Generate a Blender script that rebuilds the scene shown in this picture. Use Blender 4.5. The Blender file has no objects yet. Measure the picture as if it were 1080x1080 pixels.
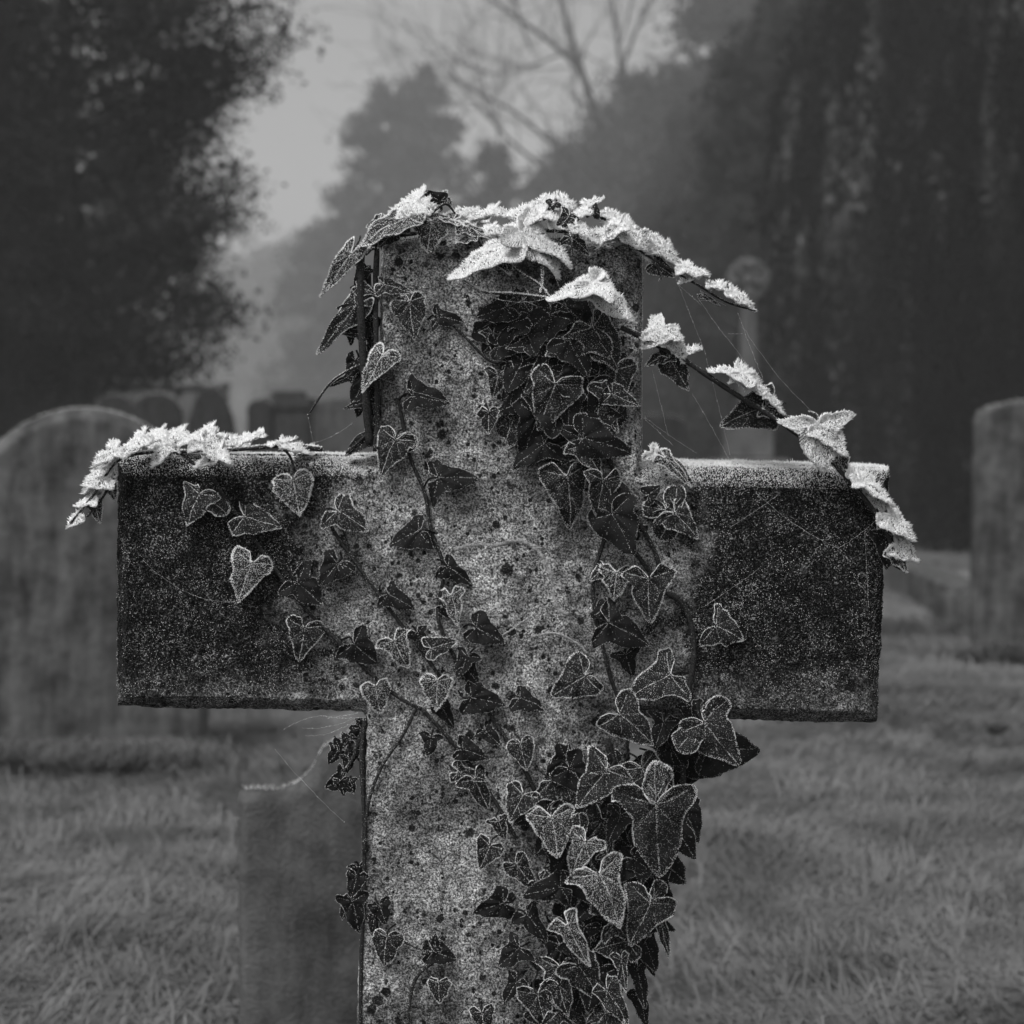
import bpy, math, random
import numpy as np
from mathutils import Vector, Matrix
random.seed(7); RNG = np.random.default_rng(11)
S = bpy.context.scene
C = S.collection
# ------------------------------------------------------------------ camera
CAM_D, CAM_Z, FPX, HOR = 1.61, 0.85, 2015.0, 480.0     # metres to the cross face, eye height, focal length in px, horizon row
cam = bpy.data.cameras.new('camera'); co = bpy.data.objects.new('camera', cam); C.objects.link(co)
co.location = (0, -CAM_D, CAM_Z); co.rotation_euler = (math.radians(90), 0, 0)
cam.sensor_width = 36; cam.lens = 36*FPX/1080; cam.shift_y = -(540-HOR)/1080
cam.clip_start = 0.05; cam.clip_end = 1500
cam.dof.use_dof = True; cam.dof.focus_distance = CAM_D-0.008; cam.dof.aperture_fstop = 8.0
S.camera = co
# ------------------------------------------------------------------ sky, sun, exposure
W = bpy.data.worlds.new("World"); S.world = W; W.use_nodes = True
SUN_EL, SUN_AZ = 58, 215      # degrees; azimuth clockwise from +Y
nt = W.node_tree; nt.nodes.clear()
sky = nt.nodes.new('ShaderNodeTexSky'); sky.sky_type = 'NISHITA'; sky.sun_disc = False
sky.sun_elevation = math.radians(SUN_EL); sky.sun_rotation = math.radians(SUN_AZ); sky.dust_density = 4
bw = nt.nodes.new('ShaderNodeRGBToBW'); bg = nt.nodes.new('ShaderNodeBackground'); wo = nt.nodes.new('ShaderNodeOutputWorld')
bg.inputs[1].default_value = 0.11
nt.links.new(sky.outputs[0], bw.inputs[0]); nt.links.new(bw.outputs[0], bg.inputs[0]); nt.links.new(bg.outputs[0], wo.inputs[0])
sl = bpy.data.lights.new('sun', 'SUN'); sl.energy = 1.5; sl.angle = math.radians(14); sl.color = (1, 1, 1)
so = bpy.data.objects.new('sun', sl); C.objects.link(so)
_a, _e = math.radians(SUN_AZ), math.radians(SUN_EL)
_d = Vector((math.sin(_a)*math.cos(_e), math.cos(_a)*math.cos(_e), math.sin(_e)))
so.rotation_euler = _d.to_track_quat('Z', 'Y').to_euler(); so.location = (0, 0, 30)
S.view_settings.view_transform = 'Standard'; S.view_settings.look = 'None'
S.view_settings.exposure = 0.46; S.view_settings.gamma = 1
S.render.engine = 'CYCLES'
S.cycles.max_bounces = 6; S.cycles.diffuse_bounces = 2; S.cycles.glossy_bounces = 2; S.cycles.volume_bounces = 1
S.cycles.transparent_max_bounces = 8; S.cycles.use_denoising = True
S.cycles.sample_clamp_indirect = 4

# ------------------------------------------------------------------ helpers
def P(px, py, Y=0.0):
    s = (CAM_D+Y)/FPX
    return np.array([(px-540)*s, Y, CAM_Z+(HOR-py)*s])

class MB:
    def __init__(s): s.V = []; s.T = []; s.Q = []; s.n = 0
    def add(s, V, T=None, Q=None):
        V = np.asarray(V, float).reshape(-1, 3)
        if T is not None and len(T): s.T.append(np.asarray(T, int)+s.n)
        if Q is not None and len(Q): s.Q.append(np.asarray(Q, int)+s.n)
        s.V.append(V); s.n += len(V)
    def mesh(s, name):
        V = np.concatenate(s.V) if s.V else np.zeros((0, 3))
        T = np.concatenate(s.T) if s.T else np.zeros((0, 3), int)
        Q = np.concatenate(s.Q) if s.Q else np.zeros((0, 4), int)
        me = bpy.data.meshes.new(name)
        me.vertices.add(len(V)); me.vertices.foreach_set('co', V.astype(np.float32).ravel())
        li = np.concatenate([T.ravel(), Q.ravel()]).astype(np.int32)
        me.loops.add(len(li)); me.loops.foreach_set('vertex_index', li)
        me.polygons.add(len(T)+len(Q))
        st = np.concatenate([np.arange(len(T))*3, len(T)*3+np.arange(len(Q))*4]).astype(np.int32)
        me.polygons.foreach_set('loop_start', st)
        me.update(calc_edges=True); me.validate()
        return me
    def build(s, name, mat, parent=None, smooth=True, off=(0, 0, 0)):
        if any(off): s.V = [v-np.asarray(off) for v in s.V]
        me = s.mesh(name)
        if smooth: me.polygons.foreach_set('use_smooth', np.ones(len(me.polygons), bool))
        me.materials.append(mat)
        o = bpy.data.objects.new(name, me); C.objects.link(o)
        if parent is not None: o.parent = parent
        return o

def thing(name, label, cat, loc=(0, 0, 0), group=None):
    o = bpy.data.objects.new(name, None); C.objects.link(o); o.location = loc; o.empty_display_size = 0.05
    o['label'] = label; o['category'] = cat
    if group: o['group'] = group
    return o

def crom(pts, n=8, closed=False):
    P_ = np.asarray(pts, float)
    if closed: A = np.concatenate([P_[-1:], P_, P_[:2]])
    else: A = np.concatenate([2*P_[:1]-P_[1:2], P_, 2*P_[-1:]-P_[-2:-1]])
    out = []
    for i in range(len(A)-3):
        p0, p1, p2, p3 = A[i:i+4]
        for t in np.arange(n)/n:
            out.append(.5*((2*p1)+(-p0+p2)*t+(2*p0-5*p1+4*p2-p3)*t*t+(-p0+3*p1-3*p2+p3)*t**3))
    if not closed: out.append(A[-2])
    return np.array(out)

def tube(mb, pts, r0, r1=None, sides=7, sub=6, wob=0.0):
    pts = np.asarray([np.asarray(p, float) for p in pts]); pts = crom(pts, sub) if sub > 1 else pts
    n = len(pts); r1 = r0 if r1 is None else r1
    d = np.gradient(pts, axis=0); d /= np.linalg.norm(d, axis=1)[:, None]+1e-12
    ref = np.array([0.3, 0.9, 0.2]); a = np.cross(d, ref); a /= np.linalg.norm(a, axis=1)[:, None]+1e-12
    b = np.cross(d, a); th = np.arange(sides)/sides*2*np.pi
    r = np.linspace(r0, r1, n)*(1+wob*RNG.normal(size=n))
    V = pts[:, None]+(a[:, None]*np.cos(th)[None, :, None]+b[:, None]*np.sin(th)[None, :, None])*r[:, None, None]
    i = np.arange(n-1)[:, None]*sides; j = np.arange(sides)[None]; k = (j+1) % sides
    Q = np.stack([i+j, i+k, i+sides+k, i+sides+j], -1).reshape(-1, 4)
    V = V.reshape(-1, 3); m = len(V)
    V = np.concatenate([V, pts[:1], pts[-1:]])
    jj = np.arange(sides); kk = (jj+1) % sides
    T = np.concatenate([np.stack([kk, jj, jj*0+m], 1), np.stack([(n-1)*sides+jj, (n-1)*sides+kk, jj*0+m+1], 1)])
    mb.add(V, T, Q)
    return pts

def unit(v): return v/(np.linalg.norm(v, axis=-1, keepdims=True)+1e-12)

def crystals(mb, pos, dirn, length, width):
    """little three-sided hoar-frost needles"""
    n = len(pos)
    if not n: return
    d = unit(dirn); a = unit(np.cross(d, unit(RNG.normal(size=(n, 3))))); b = np.cross(d, a)
    th = np.array([0, 2.094, 4.189]); w = np.broadcast_to(width, (n,))[:, None]
    base = pos[:, None]+(a[:, None]*np.cos(th)[None, :, None]+b[:, None]*np.sin(th)[None, :, None])*w[..., None]*.5
    tip = pos+d*np.broadcast_to(length, (n,))[:, None]
    V = np.concatenate([base, tip[:, None]], 1).reshape(-1, 3)
    o = np.arange(n)[:, None]*4
    T = np.concatenate([o+np.array([[0, 1, 3]]), o+np.array([[1, 2, 3]]), o+np.array([[2, 0, 3]])])
    mb.add(V, T)

# ------------------------------------------------------------------ materials
def mat(name):
    m = bpy.data.materials.new(name); m.use_nodes = True
    n = m.node_tree; n.nodes.clear()
    out = n.nodes.new('ShaderNodeOutputMaterial'); b = n.nodes.new('ShaderNodeBsdfPrincipled')
    n.links.new(b.outputs[0], out.inputs[0])
    return m, n, b
class G:
    def __init__(s, n): s.n = n; s.tc = n.nodes.new('ShaderNodeTexCoord').outputs['Object']
    def noise(s, scale, det=3, rough=.55, vec=None):
        x = s.n.nodes.new('ShaderNodeTexNoise'); x.inputs['Scale'].default_value = scale
        x.inputs['Detail'].default_value = det; x.inputs['Roughness'].default_value = rough
        s.n.links.new(vec or s.tc, x.inputs['Vector']); return x.outputs['Fac']
    def vor(s, scale, vec=None):
        x = s.n.nodes.new('ShaderNodeTexVoronoi'); x.inputs['Scale'].default_value = scale
        s.n.links.new(vec or s.tc, x.inputs['Vector']); return x.outputs['Distance']
    def m(s, op, a, b=0.0, c=None):
        x = s.n.nodes.new('ShaderNodeMath'); x.operation = op
        for i, v in enumerate([a, b] + ([c] if c is not None else [])):
            if isinstance(v, (int, float)): x.inputs[i].default_value = v
            else: s.n.links.new(v, x.inputs[i])
        return x.outputs[0]
    def rng(s, v, a, b, c=0.0, d=1.0):
        x = s.n.nodes.new('ShaderNodeMapRange'); x.interpolation_type = 'SMOOTHSTEP'
        s.n.links.new(v, x.inputs[0])
        for i, k in enumerate((a, b, c, d)): x.inputs[i+1].default_value = k
        return x.outputs[0]
    def mix(s, f, a, b):
        x = s.n.nodes.new('ShaderNodeMix'); x.data_type = 'FLOAT'
        for i, v in ((0, f), (2, a), (3, b)):
            if isinstance(v, (int, float)): x.inputs[i].default_value = v
            else: s.n.links.new(v, x.inputs[i])
        return x.outputs[0]
    def xyz(s):
        x = s.n.nodes.new('ShaderNodeSeparateXYZ'); s.n.links.new(s.tc, x.inputs[0]); return x.outputs
    def stretch(s, sx, sy, sz):
        x = s.n.nodes.new('ShaderNodeMapping'); x.inputs['Scale'].default_value = (sx, sy, sz)
        s.n.links.new(s.tc, x.inputs[0]); return x.outputs[0]
    def bump(s, h, b, strength, dist):
        x = s.n.nodes.new('ShaderNodeBump'); x.inputs['Strength'].default_value = strength; x.inputs['Distance'].default_value = dist
        s.n.links.new(h, x.inputs['Height']); s.n.links.new(x.outputs[0], b.inputs['Normal'])
    def col(s, v, b, lo=0.0):
        x = s.n.nodes.new('ShaderNodeCombineColor')
        for i in range(3): s.n.links.new(v, x.inputs[i])
        s.n.links.new(x.outputs[0], b.inputs['Base Color'])

def plain(name, lo, hi, scale, rough=.9, det=5, bstr=0, bdist=.01, spec=.2):
    m, n, b = mat(name); g = G(n)
    f = g.noise(scale, det, .6); v = g.rng(f, .32, .68, lo, hi); g.col(v, b)
    b.inputs['Roughness'].default_value = rough; b.inputs['Specular IOR Level'].default_value = spec
    if bstr: g.bump(f, b, bstr, bdist)
    return m

def stone_cross_mat():
    m, n, b = mat('lichened_stone'); g = G(n)
    x, y, z = g.xyz()
    def sub(v): return g.m('SUBTRACT', v, .5)
    grain = g.noise(560, 4, .78); fine = g.noise(1400, 2, .6); blot = g.noise(16, 9, .72); med = g.noise(85, 7, .72)
    big = g.noise(7.5, 9, .68); scr = g.noise(60, 6, .7, g.stretch(.5, 1, 2.2))
    # algae-blackened arm ends with a ragged border
    ax = g.m('ABSOLUTE', g.m('ADD', x, 0.012))
    e = g.m('ADD', ax, g.m('MULTIPLY', sub(blot), .34)); e = g.m('ADD', e, g.m('MULTIPLY', sub(med), .16)); e = g.m('ADD', e, g.m('MULTIPLY', sub(grain), .05))
    arm = g.m('MULTIPLY', g.rng(e, .125, .175), g.rng(z, .60, .68, 0.25, 1.0))
    light = g.rng(grain, .42, .58, .07, .72)
    g2 = g.noise(950, 3, .7); light = g.m('MULTIPLY', light, g.rng(g2, .36, .54, .30, 1.15))
    light = g.m('MULTIPLY', light, g.rng(med, .36, .60, .42, 1.12))
    light = g.m('MULTIPLY', light, g.rng(big, .38, .60, .40, 1.30))
    light = g.m('MULTIPLY', light, g.rng(scr, .36, .56, .72, 1.08))
    dark = g.rng(grain, .53, .63, .0012, .30)
    dark = g.m('MULTIPLY', dark, g.rng(med, .42, .62, .10, 1.5))
    dark = g.m('MULTIPLY', dark, g.rng(blot, .40, .60, .35, 1.5))
    c = g.mix(arm, light, dark)
    # black lichen spots of many sizes, in patches
    sp = None
    for sc, rad, lo, hi, ps in ((38, .30, .44, .56, 11), (85, .38, .43, .52, 17), (190, .42, .42, .50, 26)):
        vx = n.nodes.new('ShaderNodeTexVoronoi'); vx.inputs['Scale'].default_value = sc; n.links.new(g.tc, vx.inputs['Vector'])
        se = n.nodes.new('ShaderNodeSeparateColor'); n.links.new(vx.outputs['Color'], se.inputs[0])
        rr = g.m('MULTIPLY', g.m('POWER', se.outputs[0], 2.2), rad)
        dd = g.m('SUBTRACT', g.m('ADD', vx.outputs['Distance'], g.m('MULTIPLY', sub(g.noise(sc*5, 4, .7)), .42)), rr)
        q = g.m('MULTIPLY', g.rng(dd, -.02, .05, 1, 0), g.rng(g.noise(ps, 4, .6), lo, hi))
        sp = q if sp is None else g.m('MAXIMUM', sp, q)
    c = g.mix(g.m('MULTIPLY', sp, .96), c, .006)
    # pale lichen crust rings and frost flecks
    pl = g.rng(g.noise(42, 5, .7), .62, .68); c = g.mix(g.m('MULTIPLY', pl, .2), c, .5)
    fl = g.rng(fine, .61, .68); c = g.mix(g.m('MULTIPLY', fl, .25), c, .75)
    g.col(c, b); b.inputs['Roughness'].default_value = .95; b.inputs['Specular IOR Level'].default_value = .1
    h = g.m('ADD', g.m('MULTIPLY', grain, .5), g.m('MULTIPLY', med, .9)); h = g.m('ADD', h, g.m('MULTIPLY', scr, .5)); h = g.m('SUBTRACT', h, g.m('MULTIPLY', sp, .5))
    g.bump(h, b, 1.0, .003)
    return m
M_CROSS = stone_cross_mat()

def leaf_mat(name, base, frost, thr):
    m, n, b = mat(name); g = G(n)
    a = g.noise(900, 3, .7); l = g.noise(90, 3, .5)
    c = g.rng(l, .3, .7, base*.6, base*1.5)
    f = g.m('MULTIPLY', g.rng(a, thr, thr+.07), frost)
    c = g.mix(f, c, .78); g.col(c, b)
    r = g.mix(f, .68, .95); n.links.new(r, b.inputs['Roughness'])
    b.inputs['Specular IOR Level'].default_value = .14
    g.bump(a, b, .5, .0006)
    return m
LEAF = [leaf_mat('ivy_leaf_dark', .006, .10, .62), leaf_mat('ivy_leaf', .008, .28, .58),
        leaf_mat('ivy_leaf_rimed', .010, .5, .56), leaf_mat('ivy_leaf_white', .05, .7, .52)]
def frost_mat():
    m, n, b = mat('hoar_frost'); g = G(n)
    g.col(g.rng(g.noise(400, 2), .3, .7, .62, .88), b); b.inputs['Roughness'].default_value = .7
    return m
M_FROST = frost_mat()
M_STEM = plain('ivy_stem', .004, .045, 800, .9, bstr=.5, bdist=.001)
M_WEB = plain('spider_silk', .5, .8, 900, .6)
M_TRAIL = plain('pale_mineral_trail', .12, .42, 600, .9)

def grave_mat(name, lo, hi, seed, streak=.5):
    m, n, b = mat(name); g = G(n)
    mp = g.stretch(1, 1, .22)
    a = g.noise(9+seed, 6, .65); s = g.noise(14, 4, .6, mp); f = g.noise(160, 3, .6)
    v = g.m('ADD', g.m('MULTIPLY', a, .45), g.m('MULTIPLY', s, streak)); v = g.m('ADD', v, g.m('MULTIPLY', f, .15))
    g.col(g.rng(v, .40, .72, lo, hi), b); b.inputs['Roughness'].default_value = .95
    b.inputs['Specular IOR Level'].default_value = .1
    g.bump(g.m('ADD', a, g.m('MULTIPLY', f, .3)), b, .6, .012)
    return m

# ------------------------------------------------------------------ ground, haze
def ground():
    n = 240
    u = np.linspace(-1, 1, n); xs = np.sinh(u*5.2)/math.sinh(5.2)*290
    v = np.linspace(0, 1, n); ys = -20+np.concatenate([np.linspace(0, 34, n-60), 34+np.geomspace(.5, 266, 60)])
    X, Y = np.meshgrid(xs, ys)
    Z = .018*np.sin(X*2.1+1)*np.cos(Y*1.7)+.02*np.sin(X*.8-Y*.6)+.012*np.sin(X*5+Y*3)*np.sin(Y*4.1)-.02
    V = np.stack([X, Y, Z], -1).reshape(-1, 3)
    i = np.arange(n-1)[:, None]*n+np.arange(n-1)[None]
    Q = np.stack([i, i+1, i+n+1, i+n], -1).reshape(-1, 4)
    mb = MB(); mb.add(V, None, Q)
    m, nn, b = mat('frosted_turf'); g = G(nn)
    a = g.noise(1.4, 5, .6); f = g.noise(26, 6, .7, g.stretch(1, 1.6, 1)); k = g.noise(5, 4, .6)
    w = g.m('ADD', g.m('MULTIPLY', f, .6), g.m('MULTIPLY', k, .4))
    c = g.rng(w, .36, .62, .09, .17); c = g.m('MULTIPLY', c, g.rng(a, .3, .7, .7, 1.2)); g.col(c, b)
    b.inputs['Roughness'].default_value = 1; b.inputs['Specular IOR Level'].default_value = .05
    g.bump(w, b, 1, .05)
    o = mb.build('ground', m); o['kind'] = 'structure'
ground()
def gz(x, y): return .018*np.sin(x*2.1+1)*np.cos(y*1.7)+.02*np.sin(x*.8-y*.6)+.012*np.sin(x*5+y*3)*np.sin(y*4.1)-.02

HAZE = 0.0035
bpy.ops.mesh.primitive_cube_add(size=1, location=(0, 131, 13.5)); hz = bpy.context.object
hz.name = 'haze'; hz.scale = (590, 310, 29.2); hz['kind'] = 'stuff'
hm = bpy.data.materials.new('haze_air'); hm.use_nodes = True; hn = hm.node_tree; hn.nodes.clear()
ho = hn.nodes.new('ShaderNodeOutputMaterial'); pv = hn.nodes.new('ShaderNodeVolumePrincipled')
pv.inputs['Color'].default_value = (.93, .93, .93, 1); pv.inputs['Density'].default_value = HAZE; pv.inputs['Anisotropy'].default_value = 0.1
hn.links.new(pv.outputs[0], ho.inputs['Volume']); hz.data.materials.append(hm)

# ------------------------------------------------------------------ grass
def grass():
    mb = MB(); n = 330000
    ncl = 16000
    d = 2.0+13*RNG.random(ncl)**1.25; x = (RNG.random(ncl)*2-1)*(.36*d+.3); y = d-CAM_D
    lng = np.ones(ncl)
    k = 900; lng[:k] = 1.7                                   # longer ungrazed tufts
    for (sx, sy, sw, m) in ((-1.239, 3.86, .78, 260), (2.33, 6.75, .62, 160), (-.16, .90, .5, 60), (2.1, 7.9, .5, 60)):   # uncut grass at the foot of the stones
        x[k:k+m] = sx+(RNG.random(m)-.5)*sw; y[k:k+m] = sy-RNG.random(m)*.06; d[k:k+m] = sy+CAM_D; lng[k:k+m] = 1.9; k += m
    a0 = RNG.random(ncl)*6.28+0; idx = RNG.integers(0, ncl, n)
    px = x[idx]+RNG.normal(size=n)*.035*(1+d[idx]/8); py = y[idx]+RNG.normal(size=n)*.035*(1+d[idx]/8)
    flow = np.sin(px*1.3+py*.7)*1.6+np.sin(py*2.1)*.8
    a = flow+a0[idx]*.35+RNG.normal(size=n)*.5
    L = (.028+.05*RNG.random(n))*lng[idx]; lean = (.7+.5*RNG.random(n))/lng[idx]**.8
    z = gz(px, py)-.004
    base = np.stack([px, py, z], 1); hd = np.stack([np.cos(a), np.sin(a), a*0], 1)
    w = np.stack([-np.sin(a), np.cos(a), a*0], 1)*(.0007+.0008*RNG.random(n))[:, None]*(1+d[idx][:, None]/6)
    up = np.array([[0, 0, 1.0]])
    mid = base+hd*(L*.6)[:, None]+up*(L*.30*lng[idx])[:, None]
    tip = base+hd*(L*1.5)[:, None]+up*(L*(.75-.6*lean))[:, None]
    V = np.stack([base-w, base+w, mid+w*.8, mid-w*.8, tip], 1).reshape(-1, 3)
    o = np.arange(n)[:, None]*5
    mb.add(V, o+np.array([[3, 2, 4]]), o+np.array([[0, 1, 2, 3]]))
    o = mb.build('frosted_grass', plain('frosted_grass', .09, .19, 3, 1, spec=.05)); o['kind'] = 'stuff'
    o['label'] = 'matted frosty grass covering the churchyard'
grass()

# ------------------------------------------------------------------ gravestones
def extrude_profile(pts, depth, chamfer=.012):
    """pts: closed outline (x,z), counter-clockwise seen from the front (-y). Front at y=0."""
    p = np.asarray(pts, float); n = len(p)
    prv = np.roll(p, 1, 0); nxt = np.roll(p, -1, 0)
    t = unit(unit(p-prv)+unit(nxt-p)); nor = np.stack([-t[:, 1], t[:, 0]], 1)
    q = p+nor*chamfer
    def ring(pp, y): return np.stack([pp[:, 0], np.full(n, y), pp[:, 1]], 1)
    R = [ring(q, 0), ring(p, chamfer), ring(p, depth-chamfer), ring(q, depth)]
    V = np.concatenate(R); Q = []
    for k in range(3):
        i = np.arange(n); j = (i+1) % n
        Q.append(np.stack([k*n+i, (k+1)*n+i, (k+1)*n+j, k*n+j], 1))
    return V, np.concatenate(Q), n
def prism_obj(name, pts, depth, m, parent, chamfer=.012, loc=(0, 0, 0), voxel=None, disp=0.0, rot=0):
    V, Q, n = extrude_profile(pts, depth, chamfer)
    me = bpy.data.meshes.new(name)
    me.from_pydata(V.tolist(), [], [tuple(q) for q in Q.tolist()]+[tuple(range(n)), tuple(range(4*n-1, 3*n-1, -1))])
    me.update(); me.materials.append(m)
    o = bpy.data.objects.new(name, me); C.objects.link(o); o.parent = parent; o.location = loc
    if voxel:
        r = o.modifiers.new('r', 'REMESH'); r.mode = 'VOXEL'; r.voxel_size = voxel; r.use_smooth_shade = True
        if disp:
            t = bpy.data.textures.new('wear', 'CLOUDS'); t.noise_scale = voxel*8; t.noise_depth = 3
            dm = o.modifiers.new('d', 'DISPLACE'); dm.texture = t; dm.strength = disp; dm.mid_level = .5
    return o
def prof(kind, w, h):
    a = w/2; L = [(a, 0)]
    if kind == 'round': L += [(a*math.cos(t), h-a*.85+a*.85*math.sin(t)) for t in np.linspace(0, math.pi, 22)]
    elif kind == 'low': # shallow segmental top
        L += [(a*math.cos(t), h-a*.36+a*.36*math.sin(t)) for t in np.linspace(0, math.pi, 22)]
    elif kind == 'gothic':
        L += [(a, h*.66)]+[(a-w*.5*(t**1.6), h*.66+h*.34*math.sin(t*math.pi/2)) for t in np.linspace(.1, 1, 9)]
        L += [(-x, z) for x, z in L[-2:0:-1]]
    elif kind == 'segment':  # big left stone: shoulders then broad pointed arch
        L += [(a, h*.70)]+[(a*math.cos(t)*(1-.04*math.sin(t)), h*.70+h*.30*math.sin(t)**1.15) for t in np.linspace(.12, math.pi/2, 12)]
        L += [(-x, z) for x, z in L[-2:0:-1]]
    elif kind == 'ogee':
        s = [(a, h*.80), (a*.74, h*.80), (a*.62, h*.815), (a*.52, h*.85), (a*.46, h*.90), (a*.36, h*.925), (a*.3, h*.935), (a*.16, h*.98), (0, h)]
        L += s; L += [(-x, z) for x, z in s[-2::-1]]
    elif kind == 'shoulder':
        L += [(a, h*.90), (a*.96, h*.94), (a*.8, h*.965), (a*.4, h*.99), (0, h), (-a*.4, h*.99), (-a*.8, h*.965), (-a*.96, h*.94), (-a, h*.90)]
    elif kind == 'square': L += [(a, h), (-a, h)]
    L += [(-a, 0)]
    out = [L[0]]
    for p in L[1:]:
        if abs(p[0]-out[-1][0])+abs(p[1]-out[-1][1]) > 1e-4: out.append(p)
    return out
def gravestone(name, label, kind, pcx, ptop, D, wpx, lo, hi, depth=.1, tilt=(0, 0), yaw=0, seed=0, group='gravestones standing in the grass', extra=None):
    Y = D-CAM_D; s = D/FPX; x = (pcx-540)*s; top = CAM_Z+(HOR-ptop)*s; w = wpx*s
    sink = .07 if seed == 1 else .03
    t = thing(name, label, 'gravestone', (x, Y, -sink), group)
    t.rotation_euler = (math.radians(tilt[0]), math.radians(tilt[1]), math.radians(yaw))
    slab = prism_obj('slab', prof(kind, w, top+sink), depth, grave_mat('headstone_'+str(seed), lo, hi, seed), t, .03 if seed == 1 else .014, voxel=max(.008, s*1.6), disp=.008)
    mb = MB()   # rime along the top edge
    pr = np.array(prof(kind, w, top+sink)); seg = []
    for i in range(len(pr)-1):
        a, b = pr[i], pr[i+1]
        if min(a[1], b[1]) < (top)*.60 or abs(a[0]-b[0]) < 1e-3: continue
        k = max(2, int(np.hypot(*(b-a))/(.0022 if D > 4 else .0011))); u = RNG.random(k)[:, None]; seg.append(a*(1-u)+b*u)
    if seg:
        q = np.concatenate(seg); n = len(q)
        pos = np.stack([q[:, 0], .016+RNG.random(n)*(depth-.032), q[:, 1]+.0012], 1)
        crystals(mb, pos, RNG.normal(size=(n, 3))*.4+[0, 0, 1], .0012+RNG.random(n)*(.004 if D > 4 else .0024), .0028 if D > 4 else .0012)
        mb.build('frost', M_FROST, t, False)
    return t
gravestone('gravestone', 'broad gravestone with a low pointed arch top, behind the left arm of the cross', 'segment', 86, 430, 5.5, 262, .03, .15, .12, (1, .4), 6, 1)
gravestone('gravestone', 'small headstone with ogee shoulders close behind the left of the cross shaft', 'ogee', 410, 752, 2.55, 322, .035, .125, .07, (-1, 0), 0, 2)
gravestone('gravestone', 'tall mottled gravestone cut by the right edge of the photo', 'shoulder', 1098, 420, 8.4, 142, .02, .13, .14, (1, 1), -6, 3)
far = [('round', 166, 414, 54, 'dark round-topped headstone left of the pointed one in the far row'),
       ('gothic', 220, 407, 56, 'dark pointed gothic headstone in the far row above the left arm'),
       ('round', 272, 420, 28, 'narrow round-topped headstone between the pointed stone and the square pillar'),
       ('low', 361, 420, 74, 'pale wide headstone with a low curved top just left of the cross shaft'),
       ('round', 118, 416, 40, 'round-topped headstone at the far left end of the distant row'),
       ('low', 692, 436, 64, 'distant headstone half hidden behind the right side of the cross shaft')]
for i, (k, cx, tp, w, lb) in enumerate(far):
    gravestone('gravestone', lb, k, cx, tp, 13.0+(i*.5 % 1.2)+(3 if i == 3 else 0), w, .012+.05*(i == 3), .05+.12*(i == 3), .12, (random.uniform(-2, 2), random.uniform(-1, 1)), random.uniform(-8, 8), 10+i)
# square pillar tomb with capped top
def pillar_tomb():
    D = 14.5; s = D/FPX; x = (302-540)*s; top = CAM_Z+(HOR-412)*s; m = grave_mat('pillar_stone', .02, .07, 20)
    t = thing('pedestal_tomb', 'dark square pedestal tomb with an overhanging cap in the far row', 'tomb', (x, D-CAM_D, -.03))
    w = 48*s
    prism_obj('pedestal', prof('square', w, top-.12), w, m, t, .015, voxel=.012, disp=.008)
    prism_obj('cap', [(p[0], p[1]+top-.12) for p in prof('square', w*1.12, .1)], w*1.12, m, t, .02, (0, -w*.06, 0), voxel=.012, disp=.006)
    prism_obj('finial_slab', [(p[0], p[1]+top-.02) for p in prof('square', w*.72, .05)], w*.72, m, t, .012, (0, w*.14, 0), voxel=.012, disp=.004)
pillar_tomb()

def celtic_cross():
    D = 17.5; s = D/FPX; x = (789-540)*s; Y = D-CAM_D
    m = grave_mat('celtic_stone', .05, .17, 21)
    t = thing('celtic_cross', 'pale celtic wheel cross on a stepped base in the mist before the weeping tree', 'memorial cross', (x, Y, 0))
    zt = CAM_Z+(HOR-272)*s; zc = CAM_Z+(HOR-295)*s; R = 22.5*s
    def z(py): return CAM_Z+(HOR-py)*s
    prism_obj('shaft', [(.085, z(447)), (.062, zc-R*.9), (-.062, zc-R*.9), (-.085, z(447))], .13, m, t, .01, (0, -.065, 0), voxel=.011, disp=.004)
    mb = MB()   # wheel head: disc ring with four pierced openings and cross arms
    def ann(r0, r1, a0, a1, y0, y1, n):
        th = np.linspace(a0, a1, n)
        c = np.stack([np.cos(th), np.sin(th)], 1); q = []
        for r, y in ((r0, y0), (r1, y0), (r1, y1), (r0, y1)): q.append(np.stack([c[:, 0]*r, np.full(n, y), zc+c[:, 1]*r], 1))
        V = np.concatenate(q); Q = []
        for k in range(4):
            i = np.arange(n-1); k2 = (k+1) % 4
            Q.append(np.stack([k*n+i, k*n+i+1, k2*n+i+1, k2*n+i], 1))
        mb.add(V, None, np.concatenate(Q))
    ann(R*.72, R, 0, 2*np.pi, -.05, .05, 49); ann(.001, R*.30, 0, 2*np.pi, -.07, .07, 25)
    for k in range(4):
        a = k*math.pi/2; da = .30
        ann(R*.28, R*1.02, a-da, a+da, -.062, .062, 7)
        ann(R*.28, R*.76, a+math.pi/4-.16, a+math.pi/4+.16, -.05, .05, 4)
    mb.build('wheel_head', m, t, False)
    prism_obj('plinth', [(p[0], p[1]+z(484)) for p in prof('square', 50*s, z(447)-z(484))], .36, m, t, .02, (0, -.18, 0), voxel=.016, disp=.006)
    prism_obj('lower_step', [(p[0], p[1]-.05) for p in prof('square', 78*s, z(484)+.05)], .6, m, t, .02, (0, -.3, 0), voxel=.02, disp=.006)
celtic_cross()

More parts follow.
